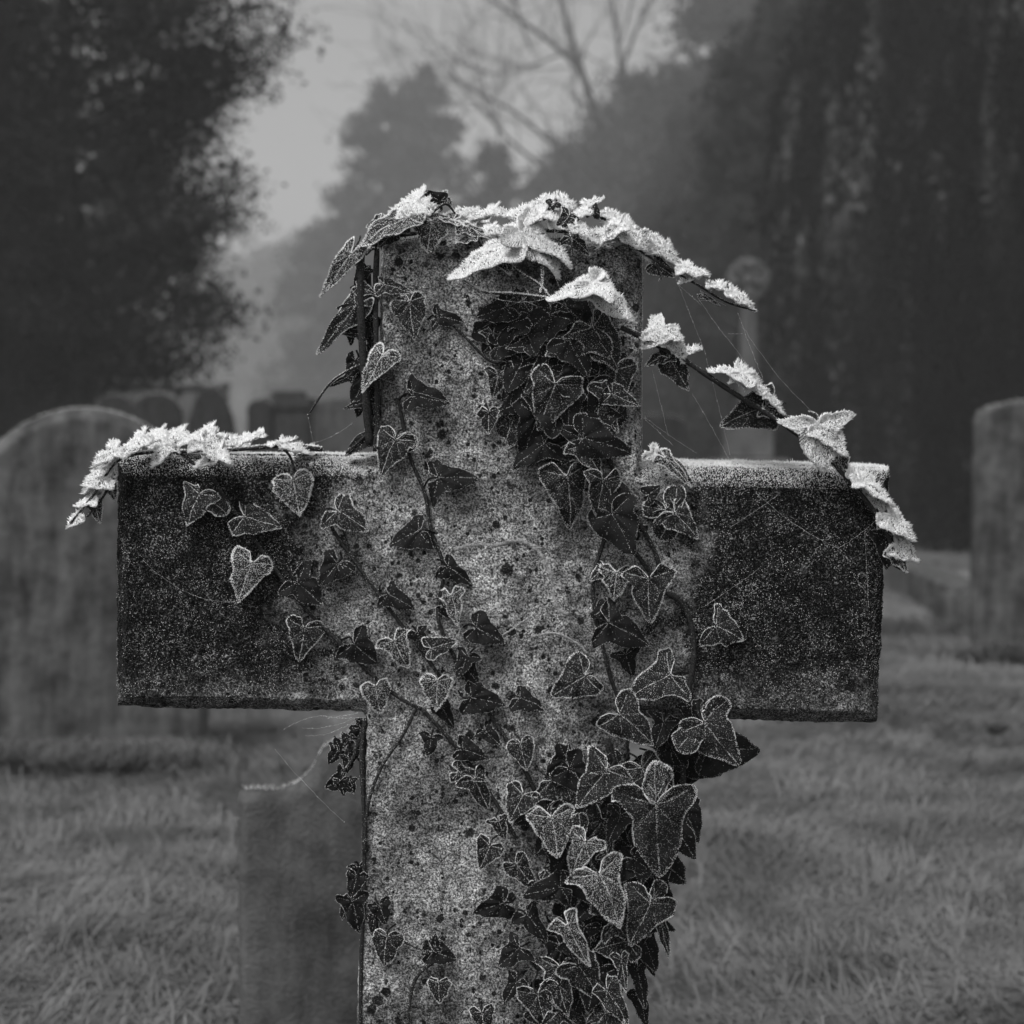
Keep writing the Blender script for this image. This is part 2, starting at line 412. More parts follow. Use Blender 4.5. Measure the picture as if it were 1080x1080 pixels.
# grave kerb on the right with a broken block
def kerb():
    m = grave_mat('kerb_stone', .03, .13, 25)
    t = thing('grave_kerb', 'low kerb of rough stones edging a grave, running beside the right gravestone', 'grave kerb', (0, 0, 0))
    segs = [((974, 642), (1017, 665), .19), ((932, 619), (971, 640), .19), ((1020, 664), (1100, 655), .17)]
    for (a, b, hh) in segs:
        def g(p):
            D = CAM_Z*FPX/(p[1]-HOR); return np.array([(p[0]-540)*D/FPX, D-CAM_D])
        A, B = g(a), g(b); d = B-A; L = np.linalg.norm(d)
        o = prism_obj('kerb_stone', prof('square', L*.985, hh+.04), .22, m, t, .02, ((A[0]+B[0])/2, (A[1]+B[1])/2, -.04), voxel=.014, disp=.035)
        o.rotation_euler = (0, 0, math.atan2(d[1], d[0]))
    A, B = g((936, 619)), g((1019, 664)); C2 = A+[2.0, .9]
    mb = MB(); n = 24; u, v = np.meshgrid(np.linspace(0, 1, n), np.linspace(0, 1, n))
    V = A+(B-A)*u[..., None]+(np.array([1.5, .55]))*v[..., None]; zz = .10+.03*np.sin(u*9+v*4)*np.cos(v*11)+RNG.normal(size=u.shape)*.008
    i_ = np.arange(n-1)[:, None]*n+np.arange(n-1)[None]
    mb.add(np.concatenate([V, zz[..., None]], -1).reshape(-1, 3), None, np.stack([i_, i_+1, i_+n+1, i_+n], -1).reshape(-1, 4))
    mb.build('infill', plain('grave_infill', .08, .22, 6, 1, bstr=.6), t)
kerb()
def wall():
    D = 30; s = D/FPX; top = CAM_Z+(HOR-406)*s
    t = thing('churchyard_wall', 'long dim boundary wall beyond the left gravestones', 'wall', (-10, D-CAM_D, -.05))
    prism_obj('masonry', prof('square', 11, top), .4, grave_mat('wall_stone', .07, .17, 27), t, .03, voxel=.05, disp=.03)
    prism_obj('coping', [(p[0], p[1]+top) for p in prof('square', 11.05, .09)], .52, grave_mat('coping_stone', .08, .18, 28), t, .02, (0, -.06, 0), voxel=.04, disp=.02)
wall()
def clod(px, py, r):
    D = CAM_Z*FPX/(py-HOR); mb = MB(); n = 7
    th, ph = np.meshgrid(np.linspace(0, 2*np.pi, 17)[:-1], np.linspace(0, np.pi, 9))
    R = r*(1+.25*np.sin(3*th+px)*np.sin(ph*2)+.12*RNG.normal(size=th.shape))
    V = np.stack([R*np.cos(th)*np.sin(ph)*1.3, R*np.sin(th)*np.sin(ph), R*.55*np.cos(ph)], -1).reshape(-1, 3)
    i = (np.arange(8)[:, None]*16+np.arange(16)[None]); j = (np.arange(8)[:, None]*16+(np.arange(16)[None]+1) % 16)
    mb.add(V, None, np.stack([i, j, j+16, i+16], -1).reshape(-1, 4))
    return mb, ((px-540)*D/FPX, D-CAM_D, .01)
for px, py, r, lb in ((1052, 772, .024, 'small dark stone lying in the frosty grass below the right gravestone'),
):
    mb, lc = clod(px, py, r); o = mb.build('small_stone', M_STEM); o.location = lc; o['label'] = lb; o['category'] = 'stone'

# ------------------------------------------------------------------ trees
def fmat(name, lo, hi, scale=1.2): return plain(name, lo, hi, scale, .9, 4, spec=.15)
def streak_mat(name, lo, hi):
    m, n, b = mat(name); g = G(n)
    a = g.noise(1.6, 3, .6, g.stretch(1.6, 1.6, .28)); k = g.noise(.5, 3, .5)
    v = g.m('MULTIPLY', g.rng(a, .50, .68), g.rng(k, .38, .62, .15, 1.0))
    g.col(g.mix(v, lo, hi), b); b.inputs['Roughness'].default_value = .95; b.inputs['Specular IOR Level'].default_value = .1
    return m
M_BARK = plain('bark', .015, .05, 8, 1, bstr=.6, bdist=.03)
def leaves(mb, cen, rad, per, size, droop=0.0, flat=(1, 1, 1)):
    n = len(cen)*per; idx = np.repeat(np.arange(len(cen)), per)
    off = RNG.normal(size=(n, 3))*np.array(flat)*np.broadcast_to(rad, (len(cen),))[idx][:, None]*.5
    c = cen[idx]+off
    a = unit(RNG.normal(size=(n, 3))+[0, 0, -droop]); b = unit(np.cross(a, RNG.normal(size=(n, 3))))
    L = size*(.6+.8*RNG.random(n))[:, None]; w = L*.42
    V = np.stack([c-a*L*.5, c+b*w*.5, c+a*L*.5, c-b*w*.5], 1).reshape(-1, 3)
    o = np.arange(n)[:, None]*4; mb.add(V, None, o+np.array([[0, 1, 2, 3]]))
def limb(mb, a, b, r0, r1, bend=.15, n=4):
    a, b = np.asarray(a, float), np.asarray(b, float); L = np.linalg.norm(b-a)
    pts = [a+(b-a)*t+RNG.normal(size=3)*bend*L*.25*math.sin(math.pi*t) for t in np.linspace(0, 1, n)]
    return tube(mb, pts, r0, r1, 6, 3)
# dark evergreen, left
def evergreen_left():
    D = 15.5; s = D/FPX; Y = D-CAM_D
    def q(px, py, dy=0): return P(px, py, Y+dy)
    base = q(82, 480); base[2] = 0
    t = thing('evergreen_tree', 'dark broad evergreen with leafy sprays reaching over the left gravestones', 'tree', tuple(base))
    mt, mc = MB(), MB()
    tp = np.array([base[0]-.2, Y, 9]); tube(mt, [base-[0, 0, .1], q(84, 330), q(70, 120), tp], .085, .05, 9, 5)
    twigs = []
    ends = [(300, 30), (318, 48), (250, 95), (235, 70), (215, 150), (205, 120), (250, 203), (225, 215), (240, 235), (200, 262), (175, 285), (245, 318), (215, 305), (205, 378), (170, 395),
            (150, 345), (120, 400), (60, 395), (30, 380), (-20, 370), (-80, 330), (-120, 250), (-100, 120), (-60, 20), (20, -60), (120, -80), (220, -70), (290, -40), (280, 5), (190, 60), (190, 190), (180, 240), (150, 150), (140, 260)]
    for (ex, ey) in ends:
        e = q(ex, ey, RNG.normal()*.5)
        a = np.array([base[0]+RNG.normal()*.1, Y, max(1.55, e[2]-.3-.25*abs(e[0]-base[0]))])
        pts = limb(mt, a, e, .03, .006, .25, 5); twigs.append(pts[len(pts)//2:])
    for k in range(600):   # rest of the crown's volume
        th = RNG.random()*6.28; zz = 1.72+8*RNG.random(); R = 1.3*math.sqrt(max(.05, 1-((zz-4.6)/6.0)**2))
        rr = R*(.35+.6*RNG.random()**.6)
        e = np.array([base[0]-.35+rr*math.cos(th)*1.15, Y+.35+rr*math.sin(th)*1.3, zz])
        if k < 60: limb(mt, [base[0], Y, max(1.2, zz-.6)], e, .02, .005, .2, 4)
        twigs.append(e+RNG.normal(size=(3, 3))*.12)
    tw = np.concatenate(twigs)
    k = RNG.integers(0, len(tw), 6800); cen = tw[k]+RNG.normal(size=(6800, 3))*.085; cen = cen[cen[:, 2] > 1.42]
    leaves(mc, cen, .2, 28, .06, flat=(1.3, 1.3, .6))
    mt.build('trunk', M_BARK, t, off=base); mc.build('crown', fmat('evergreen_leaves', .006, .035), t, False, off=base)
evergreen_left()

def conifer(label, pcx, ptop, D, wpx, nb, per, leaf, lo, hi, group, dens=1.0, shape=1.0, droop=.8, base_frac=.05, zig=.25):
    D *= 2.0; leaf *= 1.5
    s = D/FPX; Y = D-CAM_D; H = CAM_Z+(HOR-ptop)*s; x = (pcx-540)*s; R = wpx*s/2
    base = np.array([x, Y, 0.0]); t = thing('conifer_tree', label, 'tree', tuple(base), group)
    mt, mc = MB(), MB(); tube(mt, [base, base+[0.02*H, 0, H*.5], base+[0, 0, H*.97]], .018*H+.03, .02, 8, 4)
    cen, rad = [], []
    for k in range(nb):
        f = base_frac+(1-base_frac)*((k+RNG.random())/nb); th = RNG.random()*6.28
        r = R*(1-f)**(.75*shape)*(1-zig+2*zig*RNG.random())+.02*H
        zt = H*f; e = base+[r*math.cos(th), r*math.sin(th), zt-r*.12+RNG.normal()*.02*H]
        a = base+[0, 0, min(H*.95, zt)]
        if k % 2 == 0: limb(mt, a, e, .01*H*(1-f)+.01, .008, .1, 4)
        m = max(3, int(7*r/R*dens)+3)
        for u in np.linspace(.3, 1.0, m):
            cen.append(a+(e-a)*u+RNG.normal(size=3)*.035*R+[0, 0, -.05*R*u]); rad.append(.20*R*(.6+.6*u)*(.5+.5*r/R))
    leaves(mc, np.array(cen), np.array(rad), per, leaf, droop, (1, 1, .75))
    mt.build('trunk', M_BARK, t, off=base); mc.build('crown', fmat('conifer_needles', lo, hi, .8), t, False, off=base)
GC = 'misty conifers behind the cross'
conifer('hazy ragged conifer with a double top, nearest the open sky', 408, 88, 52, 130, 120, 26, .28, .03, .07, GC, shape=.55)
conifer('hazy taller ragged conifer touching the right side of the double-topped one', 447, 70, 54, 120, 120, 26, .28, .03, .07, GC, shape=.6)
conifer('low bushy conifer sloping down toward the sky gap', 372, 190, 56, 150, 110, 26, .3, .03, .07, GC, shape=.5)
conifer('faint low conifer behind the top left corner of the cross shaft', 345, 236, 60, 130, 90, 26, .3, .03, .07, GC, shape=.45)
conifer('small pointed conifer just above the top of the cross', 518, 150, 44, 110, 110, 26, .22, .03, .07, GC, shape=.8)
conifer('broad grey conifer right of the bare tree', 600, 150, 42, 210, 170, 26, .22, .025, .07, GC, shape=.55)
conifer('large layered conifer rising right of the bare branches', 690, 70, 38, 250, 260, 28, .2, .02, .07, GC, shape=.5)
conifer('very tall conifer leaving the top of the photo beside the weeping tree', 800, -60, 34, 300, 340, 30, .18, .02, .065, GC, shape=.5)
conifer('low dark conifer filling the gap behind the celtic cross', 735, 210, 17, 190, 300, 34, .07, .02, .05, GC, shape=.45)
conifer('tall dark conifer leaning against the left side of the weeping tree', 812, 20, 14, 170, 420, 36, .06, .01, .05, GC, shape=.4)
conifer('mid grey conifer between the celtic cross and the bare tree', 745, 110, 24, 190, 320, 32, .10, .015, .06, GC, shape=.45)
conifer('short conifer hidden mostly by the cross shaft', 560, 300, 48, 260, 160, 24, .25, .03, .07, GC, shape=.4)

conifer('dark evergreen filling the upper left corner, behind the leafy one', -60, -190, 10.5, 330, 420, 40, .055, .004, .03, None, shape=.4, base_frac=.14)
def weeping(label, pcx, ptop, D, wpx, ns, lo, hi):
    s = D/FPX; Y = D-CAM_D; H = CAM_Z+(HOR-ptop)*s; x = (pcx-540)*s; R = wpx*s/2
    base = np.array([x, Y, 0.0]); t = thing('weeping_conifer', label, 'tree', tuple(base), 'weeping conifers at the right')
    mt, mc = MB(), MB(); tube(mt, [base, base+[.1, 0, H*.5], base+[0, 0, H*.97]], .2, .04, 9, 4)
    for k in range(ns):
        f = RNG.random()**.85; th = RNG.random()*6.28
        r = R*(math.sqrt(max(0, 1-f**2.2)))*(.5+.6*RNG.random()+.12*math.sin(th*5+f*9))
        zt = H*(.12+.88*f); e = base+[r*math.cos(th), r*math.sin(th), zt]
        if k % 9 == 0: limb(mt, base+[0, 0, min(H*.95, zt*.95)], e, .05, .015, .12, 4)
        ln = (.5+1.3*RNG.random()); ln *= D/20; m = int(ln/(.055*D/20)); u = np.linspace(0, 1, m)
        sway = RNG.normal(size=2)*.12
        pts = e+np.stack([np.cos(th)*.25*np.sin(u*1.6)+sway[0]*u, np.sin(th)*.25*np.sin(u*1.6)+sway[1]*u, .12*np.sin(u*2.2)-ln*u**1.25], 1)
        leaves(mc, pts, (.13*(1-.6*u)+.03)*D/20, 5, .10*D/20, 2.2, (1, 1, 1.3))
    mt.build('trunk', M_BARK, t, off=base); mc.build('crown', streak_mat('weeping_foliage', lo, hi), t, False, off=base)
weeping('huge dark weeping conifer with hanging frosted strands at the upper right', 985, -190, 21, 300, 4400, .003, .19)
weeping('dark weeping conifer behind the right gravestone at the edge of the photo', 1120, -120, 17.5, 250, 3000, .002, .14)
weeping('drooping conifer just right of the celtic cross, a shade paler than its big neighbour', 868, -60, 34, 200, 3200, .004, .16)
weeping('misty drooping conifer rising directly behind the celtic cross', 800, 60, 56, 200, 2600, .006, .16)

def bare(label, segs, D, twigs):
    D *= 2.5; Y = D-CAM_D; base = P(segs[0][0][0][0], HOR, Y); base[2] = 0
    t = thing('bare_tree', label, 'tree', tuple(base), 'leafless trees in the mist')
    mt, mb = MB(), MB(); s = D/FPX
    for i, (pts, r0, r1) in enumerate(segs):
        w = [P(p[0], p[1], Y+RNG.normal()*.2) for p in pts]
        if i == 0: w = [base]+w
        r0 *= 2.2; r1 *= 2.2; pl = tube(mt if i < 2 else mb, w, r0, r1, 7, 6)
        dirn = unit(pl[-1]-pl[0])
        for _ in range(twigs):
            u = int(len(pl)*(.25+.75*RNG.random())-1); a = pl[u]; dv = unit(pl[min(u+1, len(pl)-1)]-pl[max(u-1, 0)])
            cur, rr, L = a, max(.02, r0*.22), 4.0*(.5+RNG.random())
            dv = unit(dv+RNG.normal(size=3)*.7+[0, 0, .25]); path = [cur]
            for k in range(5):
                dv = unit(dv+RNG.normal(size=3)*.22+[0, 0, .05]); cur = cur+dv*L/5; path.append(cur)
                if k > 0 and RNG.random() < .8:
                    d2 = unit(dv+RNG.normal(size=3)*.7); c2 = cur+d2*L*.22; c3 = c2+unit(d2+RNG.normal(size=3)*.3)*L*.22
                    tube(mb, [cur, c2, c3], rr*.5, .012, 4, 2)
            tube(mb, path, rr, .012, 5, 2)
    mt.build('trunk', M_BARK, t, off=base); mb.build('branchwork', M_BARK, t, off=base)
bare('tall leafless tree with forked limbs rising from behind the cross', [
    ([(655, 330), (640, 180), (628, 120)], .13, .09), ([(628, 120), (612, 70), (592, 0), (585, -70)], .085, .04),
    ([(612, 72), (575, 40), (540, 15), (505, -10)], .06, .025), ([(640, 170), (590, 155), (545, 120), (500, 95), (470, 80)], .05, .02),
    ([(646, 240), (590, 190), (540, 150), (505, 110)], .06, .02), ([(560, 52), (545, 10), (540, -30)], .03, .015), ([(605, 50), (560, 70), (520, 78), (470, 60)], .03, .012)], 33, 14)
bare('thinner leafless tree with a narrow V fork above the large conifer', [
    ([(662, 300), (660, 120), (655, 75)], .10, .08), ([(655, 75), (650, 30), (642, -20)], .06, .03),
    ([(656, 72), (672, 30), (690, -10)], .05, .03), ([(655, 45), (664, 10), (670, -30)], .03, .02)], 36, 10)
bare('low leafless tree with slanting limbs left of the forked tree', [
    ([(520, 330), (515, 250), (512, 215)], .11, .08), ([(512, 215), (480, 165), (455, 130), (430, 90)], .05, .02),
    ([(513, 225), (470, 190), (430, 165)], .04, .02), ([(515, 240), (560, 190), (610, 150)], .04, .02), ([(512, 200), (525, 150), (520, 90)], .04, .02)], 38, 11)

for i, (cx, tp, w) in enumerate([(60, 290, 190), (165, 262, 170), (262, 250, 150), (330, 268, 150), (420, 272, 170), (-40, 270, 200)]):
    D = 190+8*(i % 3); s = D/FPX; Y = D-CAM_D; H = CAM_Z+(HOR-tp)*s; x = (cx-540)*s; R = w*s/2
    base = np.array([x, Y, 0.0])
    lb = ['faint rounded tree far off behind the left gravestone', 'faint round-crowned tree far off at the foot of the dark evergreen', 'faint flat-topped tree in the distance at the bottom of the sky gap',
          'faint distant tree just left of the cross top', 'faint distant tree behind the misty conifers', 'faint distant tree at the left edge'][i]
    t = thing('distant_tree', lb, 'tree', tuple(base), 'far trees closing the churchyard')
    mt, mc = MB(), MB(); tube(mt, [base, base+[0, 0, H*.7]], .5, .2, 7, 3)
    n = 420; u = unit(RNG.normal(size=(n, 3))); r = RNG.random(n)**.4
    cen = base+[0, 0, H*.52]+u*r[:, None]*np.array([R, R*.6, H*.46])
    leaves(mc, cen, 2.6, 20, 1.2); mt.build('trunk', M_BARK, t, off=base); mc.build('crown', fmat('far_foliage', .04, .09, .2), t, False, off=base)
mbw = MB(); n = 2600; xx = RNG.uniform(-110, 130, n); cen = np.stack([xx, 222+RNG.random(n)*14, RNG.random(n)*(17+2.5*np.sin(xx*.1)+2*np.sin(xx*.27))], 1)
leaves(mbw, cen, 4, 16, 1.6); o = mbw.build('distant_wood', fmat('wood_foliage', .04, .08, .1), None, False); o['kind'] = 'stuff'; o['label'] = 'far wood fading into mist beyond the churchyard'

# ------------------------------------------------------------------ the ivy-covered cross
CB = thing('stone_cross', 'weathered lichen-spotted stone memorial cross wrapped in frosted ivy', 'memorial cross', (0, 0, 0))
def cross_body():
    out = [(401, 245), (680, 251), (676, 486), (942, 493), (929, 765), (667, 759), (640, 1445), (366, 1445), (384, 753), (119, 748), (120, 478), (397, 480)]
    ins = [14, 5, 20, 15, 14, 5, 5, 5, 14, 14, 18, 5]      # chamfer of the edge from vertex i to i+1 (px)
    O = np.array([[P(*p)[0], P(*p)[2]] for p in out]); n = len(O); w = np.array(ins)*CAM_D/FPX
    ctr = []
    for i in range(n):
        a, b, c = O[i-1], O[i], O[(i+1) % n]; d1, d2 = unit(b-a), unit(c-b)
        n1, n2 = np.array([d1[1], -d1[0]]), np.array([d2[1], -d2[0]])      # outline runs clockwise: inward normals
        A = np.stack([n1, n2]); rhs = np.array([n1@b+w[i-1], n2@b+w[i]]); ctr.append(np.linalg.solve(A, rhs))
    I = np.array(ctr); c = .016; dep = .115
    def R(pp, y): return np.stack([pp[:, 0], np.full(n, y), pp[:, 1]], 1)
    V = np.concatenate([R(I, 0), R(O, c), R(O, dep-c), R(I, dep)])
    F = []
    for k in range(3):
        for i in range(n): j = (i+1) % n; F.append((k*n+i, k*n+j, (k+1)*n+j, (k+1)*n+i))
    F.append(tuple(range(n-1, -1, -1))); F.append(tuple(range(3*n, 4*n)))
    me = bpy.data.meshes.new('cross_body'); me.from_pydata(V.tolist(), [], F); me.update(); me.materials.append(M_CROSS)
    o = bpy.data.objects.new('cross_body', me); C.objects.link(o); o.parent = CB
    r = o.modifiers.new('r', 'REMESH'); r.mode = 'VOXEL'; r.voxel_size = .0019; r.use_smooth_shade = True
    global XB
    t = bpy.data.textures.new('chips', 'CLOUDS'); t.noise_scale = .016; t.noise_depth = 5
    d = o.modifiers.new('d', 'DISPLACE'); d.texture = t; d.strength = .0042; d.mid_level = .5
    t = bpy.data.textures.new('grit', 'CLOUDS'); t.noise_scale = .004; t.noise_depth = 2
    d = o.modifiers.new('d2', 'DISPLACE'); d.texture = t; d.strength = .0018; d.mid_level = .5
    zb = P(0, 1440)[2]
    prism_obj('plinth', prof('square', .42, zb+.05), .3, M_CROSS, CB, .015, ((P(503, 0)[0]), -.09, -.04), voxel=.006, disp=.004)
    prism_obj('lower_step', prof('square', .62, .05), .48, M_CROSS, CB, .01, ((P(503, 0)[0]), -.18, -.012), voxel=.008, disp=.004)
    from mathutils.bvhtree import BVHTree
    bpy.context.view_layer.update(); XB = BVHTree.FromObject(o, bpy.context.evaluated_depsgraph_get())
    def snap(pos, way, back=.03):
        w = Vector(way); P_, N_ = [], []
        for p in pos:
            q, nn, _, dist = XB.ray_cast(Vector(p)-w*back, w, back*2.2)
            if q is not None: P_.append(q); N_.append(nn)
        return np.array(P_).reshape(-1, 3), np.array(N_).reshape(-1, 3)
    # rime on ledges and edges
    mb = MB()
    def edge(a, b, n, y0, y1, l0, l1, w=.0007, up=1.0, jz=.0006, pw=1.0):
        u = RNG.random(n); y = y0+(y1-y0)*RNG.random(n)**pw
        A, B = P(*a), P(*b); pos = A[None]*(1-u[:, None])+B[None]*u[:, None]; pos[:, 1] = y
        pos[:, 2] += RNG.normal(size=n)*jz
        pos, nn = snap(pos, (0, 0, -1)); n = len(pos)
        dr = RNG.normal(size=(n, 3))*.45+np.array([0, -.25, up])+nn*.3; amp = .6+.8*RNG.random(n)
        crystals(mb, pos, dr, (l0+(l1-l0)*RNG.random(n))*amp, w)
    edge((676, 487), (942, 494), 9000, .014, .105, .0012, .0036)
    edge((676, 488), (942, 495), 4200, .013, .020, .0010, .0030)
    edge((120, 479), (397, 481), 8000, .014, .105, .0008, .0026)
    edge((401, 246), (680, 252), 8000, .006, .108, .0012, .003)
    # arm chamfers catch a thinning crust
    def cham(a, b, a2, b2, n, pw):
        u = RNG.random(n)[:, None]; v = (RNG.random(n)**pw)[:, None]
        top = P(*a, .016)*(1-u)+P(*b, .016)*u; bot = P(*a2, 0)*(1-u)+P(*b2, 0)*u
        pos = top*(1-v)+bot*v; pos, nn = snap(pos, (0, 1, 0)); n = len(pos)
        crystals(mb, pos, RNG.normal(size=(n, 3))*.5+nn+[0, 0, .5], .0004+.0011*RNG.random(n), .0007)
    cham((676, 488), (940, 495), (676, 512), (930, 517), 7000, 2.4)
    cham((121, 480), (397, 482), (132, 502), (397, 502), 4200, 2.0)
    # rime grains scattered over the face of the arms
    for (x0, x1, y0, y1, n) in ((126, 400, 482, 744, 9000), (672, 928, 495, 758, 9000), (392, 672, 255, 1085, 3500)):
        p = np.array([P(x, y, -.0008) for x, y in zip(RNG.uniform(x0, x1, n), RNG.uniform(y0, y1, n))])
        clump = np.sin(p[:, 0]*95+2*np.sin(p[:, 2]*60))*np.sin(p[:, 2]*110+p[:, 0]*40)+RNG.normal(size=n)*.5; p = p[clump > 0]
        p, nn = snap(p, (0, 1, 0)); n = len(p)
        crystals(mb, p, RNG.normal(size=(n, 3))*.5+nn+[0, 0, .5], .0003+.0008*RNG.random(n)**1.5, .00065)
    # side arrises
    for (a, b, nn) in (((942, 500), (930, 760), 420), ((931, 515), (918, 750), 350), ((120, 485), (119, 742), 380), ((679, 262), (676, 484), 420), ((401, 255), (398, 478), 160)):
        u = RNG.random(nn)[:, None]; yy = .016 if a[0] in (942, 120) else .001
        pos = P(*a, yy)*(1-u)+P(*b, yy)*u; pos[:, 1] += RNG.random(nn)*.02; sx = 1 if a[0] < 600 else -1; pos, _n = snap(pos, (sx, 0, 0)); nn = len(pos); crystals(mb, pos, RNG.normal(size=(nn, 3))+[0, -.6, .3], .0004+.0008*RNG.random(nn), .0006)
    mb.build('frost_crust', M_FROST, CB, False)
    tr = MB()
    for pts, r in (([(478, 580), (500, 574), (520, 575), (545, 570), (562, 576), (575, 592), (583, 615), (587, 640), (600, 648)], .0016), ([(560, 672), (585, 668), (608, 678), (620, 690)], .0007), ([(470, 700), (520, 676), (560, 650)], .0006)):
        q_, _ = snap(np.array([P(x, y, 0) for x, y in crom(pts, 8)]), (0, 1, 0)); q_[:, 1] += r*1.9-.0004; tube(tr, q_, r*2.1, r*1.9, 10, 1, .04)
    tr.build('mineral_trail', M_TRAIL, CB)
cross_body()

# ------------------------------------------------------------------ ivy
HALF = np.array([(0, -.02), (.07, -.10), (.17, -.21), (.31, -.27), (.46, -.25), (.555, -.13), (.55, .01), (.47, .16), (.405, .32), (.32, .52), (.22, .71), (.105, .89), (0, 1.0)])
HEART = np.array([(0, -.02), (.07, -.12), (.18, -.20), (.32, -.20), (.45, -.10), (.49, .03), (.47, .19), (.40, .36), (.31, .55), (.20, .74), (.09, .91), (0, 1.0)])
LOBE = np.array([(0, -.02), (.12, .03), (.25, .16), (.34, .36), (.37, .58), (.33, .78), (.20, .94), (0, 1.0)])
def make_leaf(parent, ploc, bx, by, tx, ty, fr=1, w=1.0, depth=12, lay=20, kind='a', curl=None, pet=True):
    Y = -depth/1000.0; B = P(bx, by, Y); T = P(tx, ty, Y); v = T-B; L2 = np.linalg.norm(v)
    v = v+np.array([0, RNG.uniform(-.25, .12)*L2, 0]); L = np.linalg.norm(v); Yv = v/L
    la = math.radians(lay+RNG.normal()*9); n0 = np.array([RNG.normal()*.22, -math.cos(la), math.sin(la)])
    Xv = unit(np.cross(Yv, n0)); Zv = np.cross(Xv, Yv)
    base = HEART if kind == 'h' else LOBE if kind == 'l' else HALF
    if kind == 'a' and RNG.random() < .45:     # sharper side lobes
        base = HALF.copy(); base[3] += (-.03, .03); base[4] += (.03, .03); base[5] += (.09, .01); base[6] += (-.03, -.01); base[7] += (-.09, .0); base[8] += (-.05, 0)
    jit = lambda: 1+RNG.normal(size=len(base))*.07
    R = base.copy(); Lf = base.copy()
    R[1:-1, 0] *= jit()[1:-1]*w; Lf[1:-1, 0] *= jit()[1:-1]*w*(1+RNG.normal()*.07); R[1:-1, 1] += RNG.normal(size=len(base)-2)*.026; Lf[1:-1, 1] += RNG.normal(size=len(base)-2)*.026
    Lf[:, 0] *= -1
    O = np.concatenate([R, Lf[-2:0:-1]]); ol = crom(O, 4, True); n = len(ol)
    cv = (RNG.uniform(.1, .62) if curl is None else curl); a1, a2, a3 = RNG.random(3)*6.28; fold = RNG.uniform(-.12, .42)
    va = np.array([math.pi/2, math.atan2(-.16, .52), math.atan2(-.16, -.52), math.atan2(.45, .42), math.atan2(.45, -.42)])
    def h(p):
        x, y = p[:, 0], p[:, 1]; r = np.hypot(x, y); an = np.arctan2(y, x)
        dd = np.min(np.abs((an[:, None]-va[None]+np.pi) % (2*np.pi)-np.pi), 1)
        return (-fold*np.abs(x)**1.3-cv*.35*y*np.abs(y)-.35*cv*x*x+.075*np.minimum(1, r*2)*(1-np.exp(-(dd/.28)**2))
                + .035*np.sin(6*x+a1)*np.sin(5*y+a2)+.02*np.sin(11*r+a3))*L
    rings = np.array([.12, .25, .4, .55, .7, .83, .93, 1.0]); mb = MB()
    pp = [np.zeros((1, 2))]+[ol*t for t in rings]; XY = np.concatenate(pp)
    V = np.concatenate([XY*L, h(XY)[:, None]], 1)
    i = np.arange(n); j = (i+1) % n; T_ = np.stack([i*0, 1+i, 1+j], 1); Q = []
    for k in range(len(rings)-1): Q.append(np.stack([1+k*n+i, 1+(k+1)*n+i, 1+(k+1)*n+j, 1+k*n+j], 1))
    # rim thickness
    e = V[1+(len(rings)-1)*n:].copy(); e[:, 2] -= .0005; V = np.concatenate([V, e]); k = len(rings)
    Q.append(np.stack([1+(k-1)*n+i, 1+k*n+i, 1+k*n+j, 1+(k-1)*n+j], 1))
    mb.add(V, T_, np.concatenate(Q))
    if pet and lay < 40:
        tube(mb, [(0, 0, h(np.zeros((1, 2)))[0]), (RNG.normal()*.05*L, -.22*L, .02*L-.002), (RNG.normal()*.12*L, -.38*L, -min(.012, depth/1000*.8))], .0009, .0009, 5, 4)
    o = mb.build('leaf', LEAF[fr], parent)
    M = Matrix(((Xv[0], Yv[0], Zv[0], B[0]-ploc[0]), (Xv[1], Yv[1], Zv[1], B[1]-ploc[1]), (Xv[2], Yv[2], Zv[2], B[2]-ploc[2]), (0, 0, 0, 1)))
    o.matrix_local = M
    # frost
    fb = MB(); per = np.sum(np.linalg.norm(np.diff(ol, axis=0), axis=1))*L
    upL = np.array([Xv[2], Yv[2], Zv[2]])            # world up in leaf space
    m = int(per/(.00042, .00022, .00018, .00028)[fr]); ii = RNG.integers(0, n, m); u = RNG.random(m)[:, None]
    q = ol[ii]*(1-u)+ol[(ii+1) % n]*u; q = q*(1-RNG.random(m)[:, None]**2*(.05, .07, .1, .12)[fr])
    pos = np.concatenate([q*L, h(q)[:, None]], 1); dr = np.concatenate([unit(q), .8+0*q[:, :1]], 1)+RNG.normal(size=(m, 3))*.45+upL*.35
    keep = RNG.random(m) < np.clip(.55+.6*(np.sin(ii*.35+a1)*.5+.5), 0, 1); lm = (.0006, .0010, .0015, .0031)[fr]*(1.2 if lay >= 55 else 1)
    crystals(fb, pos[keep], dr[keep], lm*(.4+.9*RNG.random(keep.sum())), (.00042, .0006, .00075, .0016)[fr])
    # veins
    vs = [((0, 0), (0, .93)), ((0, 0), (.46*w, -.14)), ((0, 0), (-.46*w, -.14)), ((0, 0), (.24*w, -.24)), ((0, 0), (-.24*w, -.24)), ((0, .0), (.30*w, .33)), ((0, .0), (-.30*w, .33)), ((0, .34), (.2*w, .58)), ((0, .34), (-.2*w, .58))]
    if kind == 'l': vs = vs[:1]+[((0, .15), (.2*w, .5)), ((0, .15), (-.2*w, .5))]
    pv_ = []
    for k, (a, b) in enumerate(vs):
        a, b = np.array(a), np.array(b); m = int(np.hypot(*(b-a))*L/((.0008, .00034, .00026, .0005)[fr] if k < 3 else (.0035, .0010, .0007, .002)[fr])); u = RNG.random(m)[:, None]
        pv_.append(a*(1-u)+b*u+RNG.normal(size=(m, 2))*.006+np.sin(u*3.1)*np.array([[.02*math.sin(k*2+a1), 0.01]]))
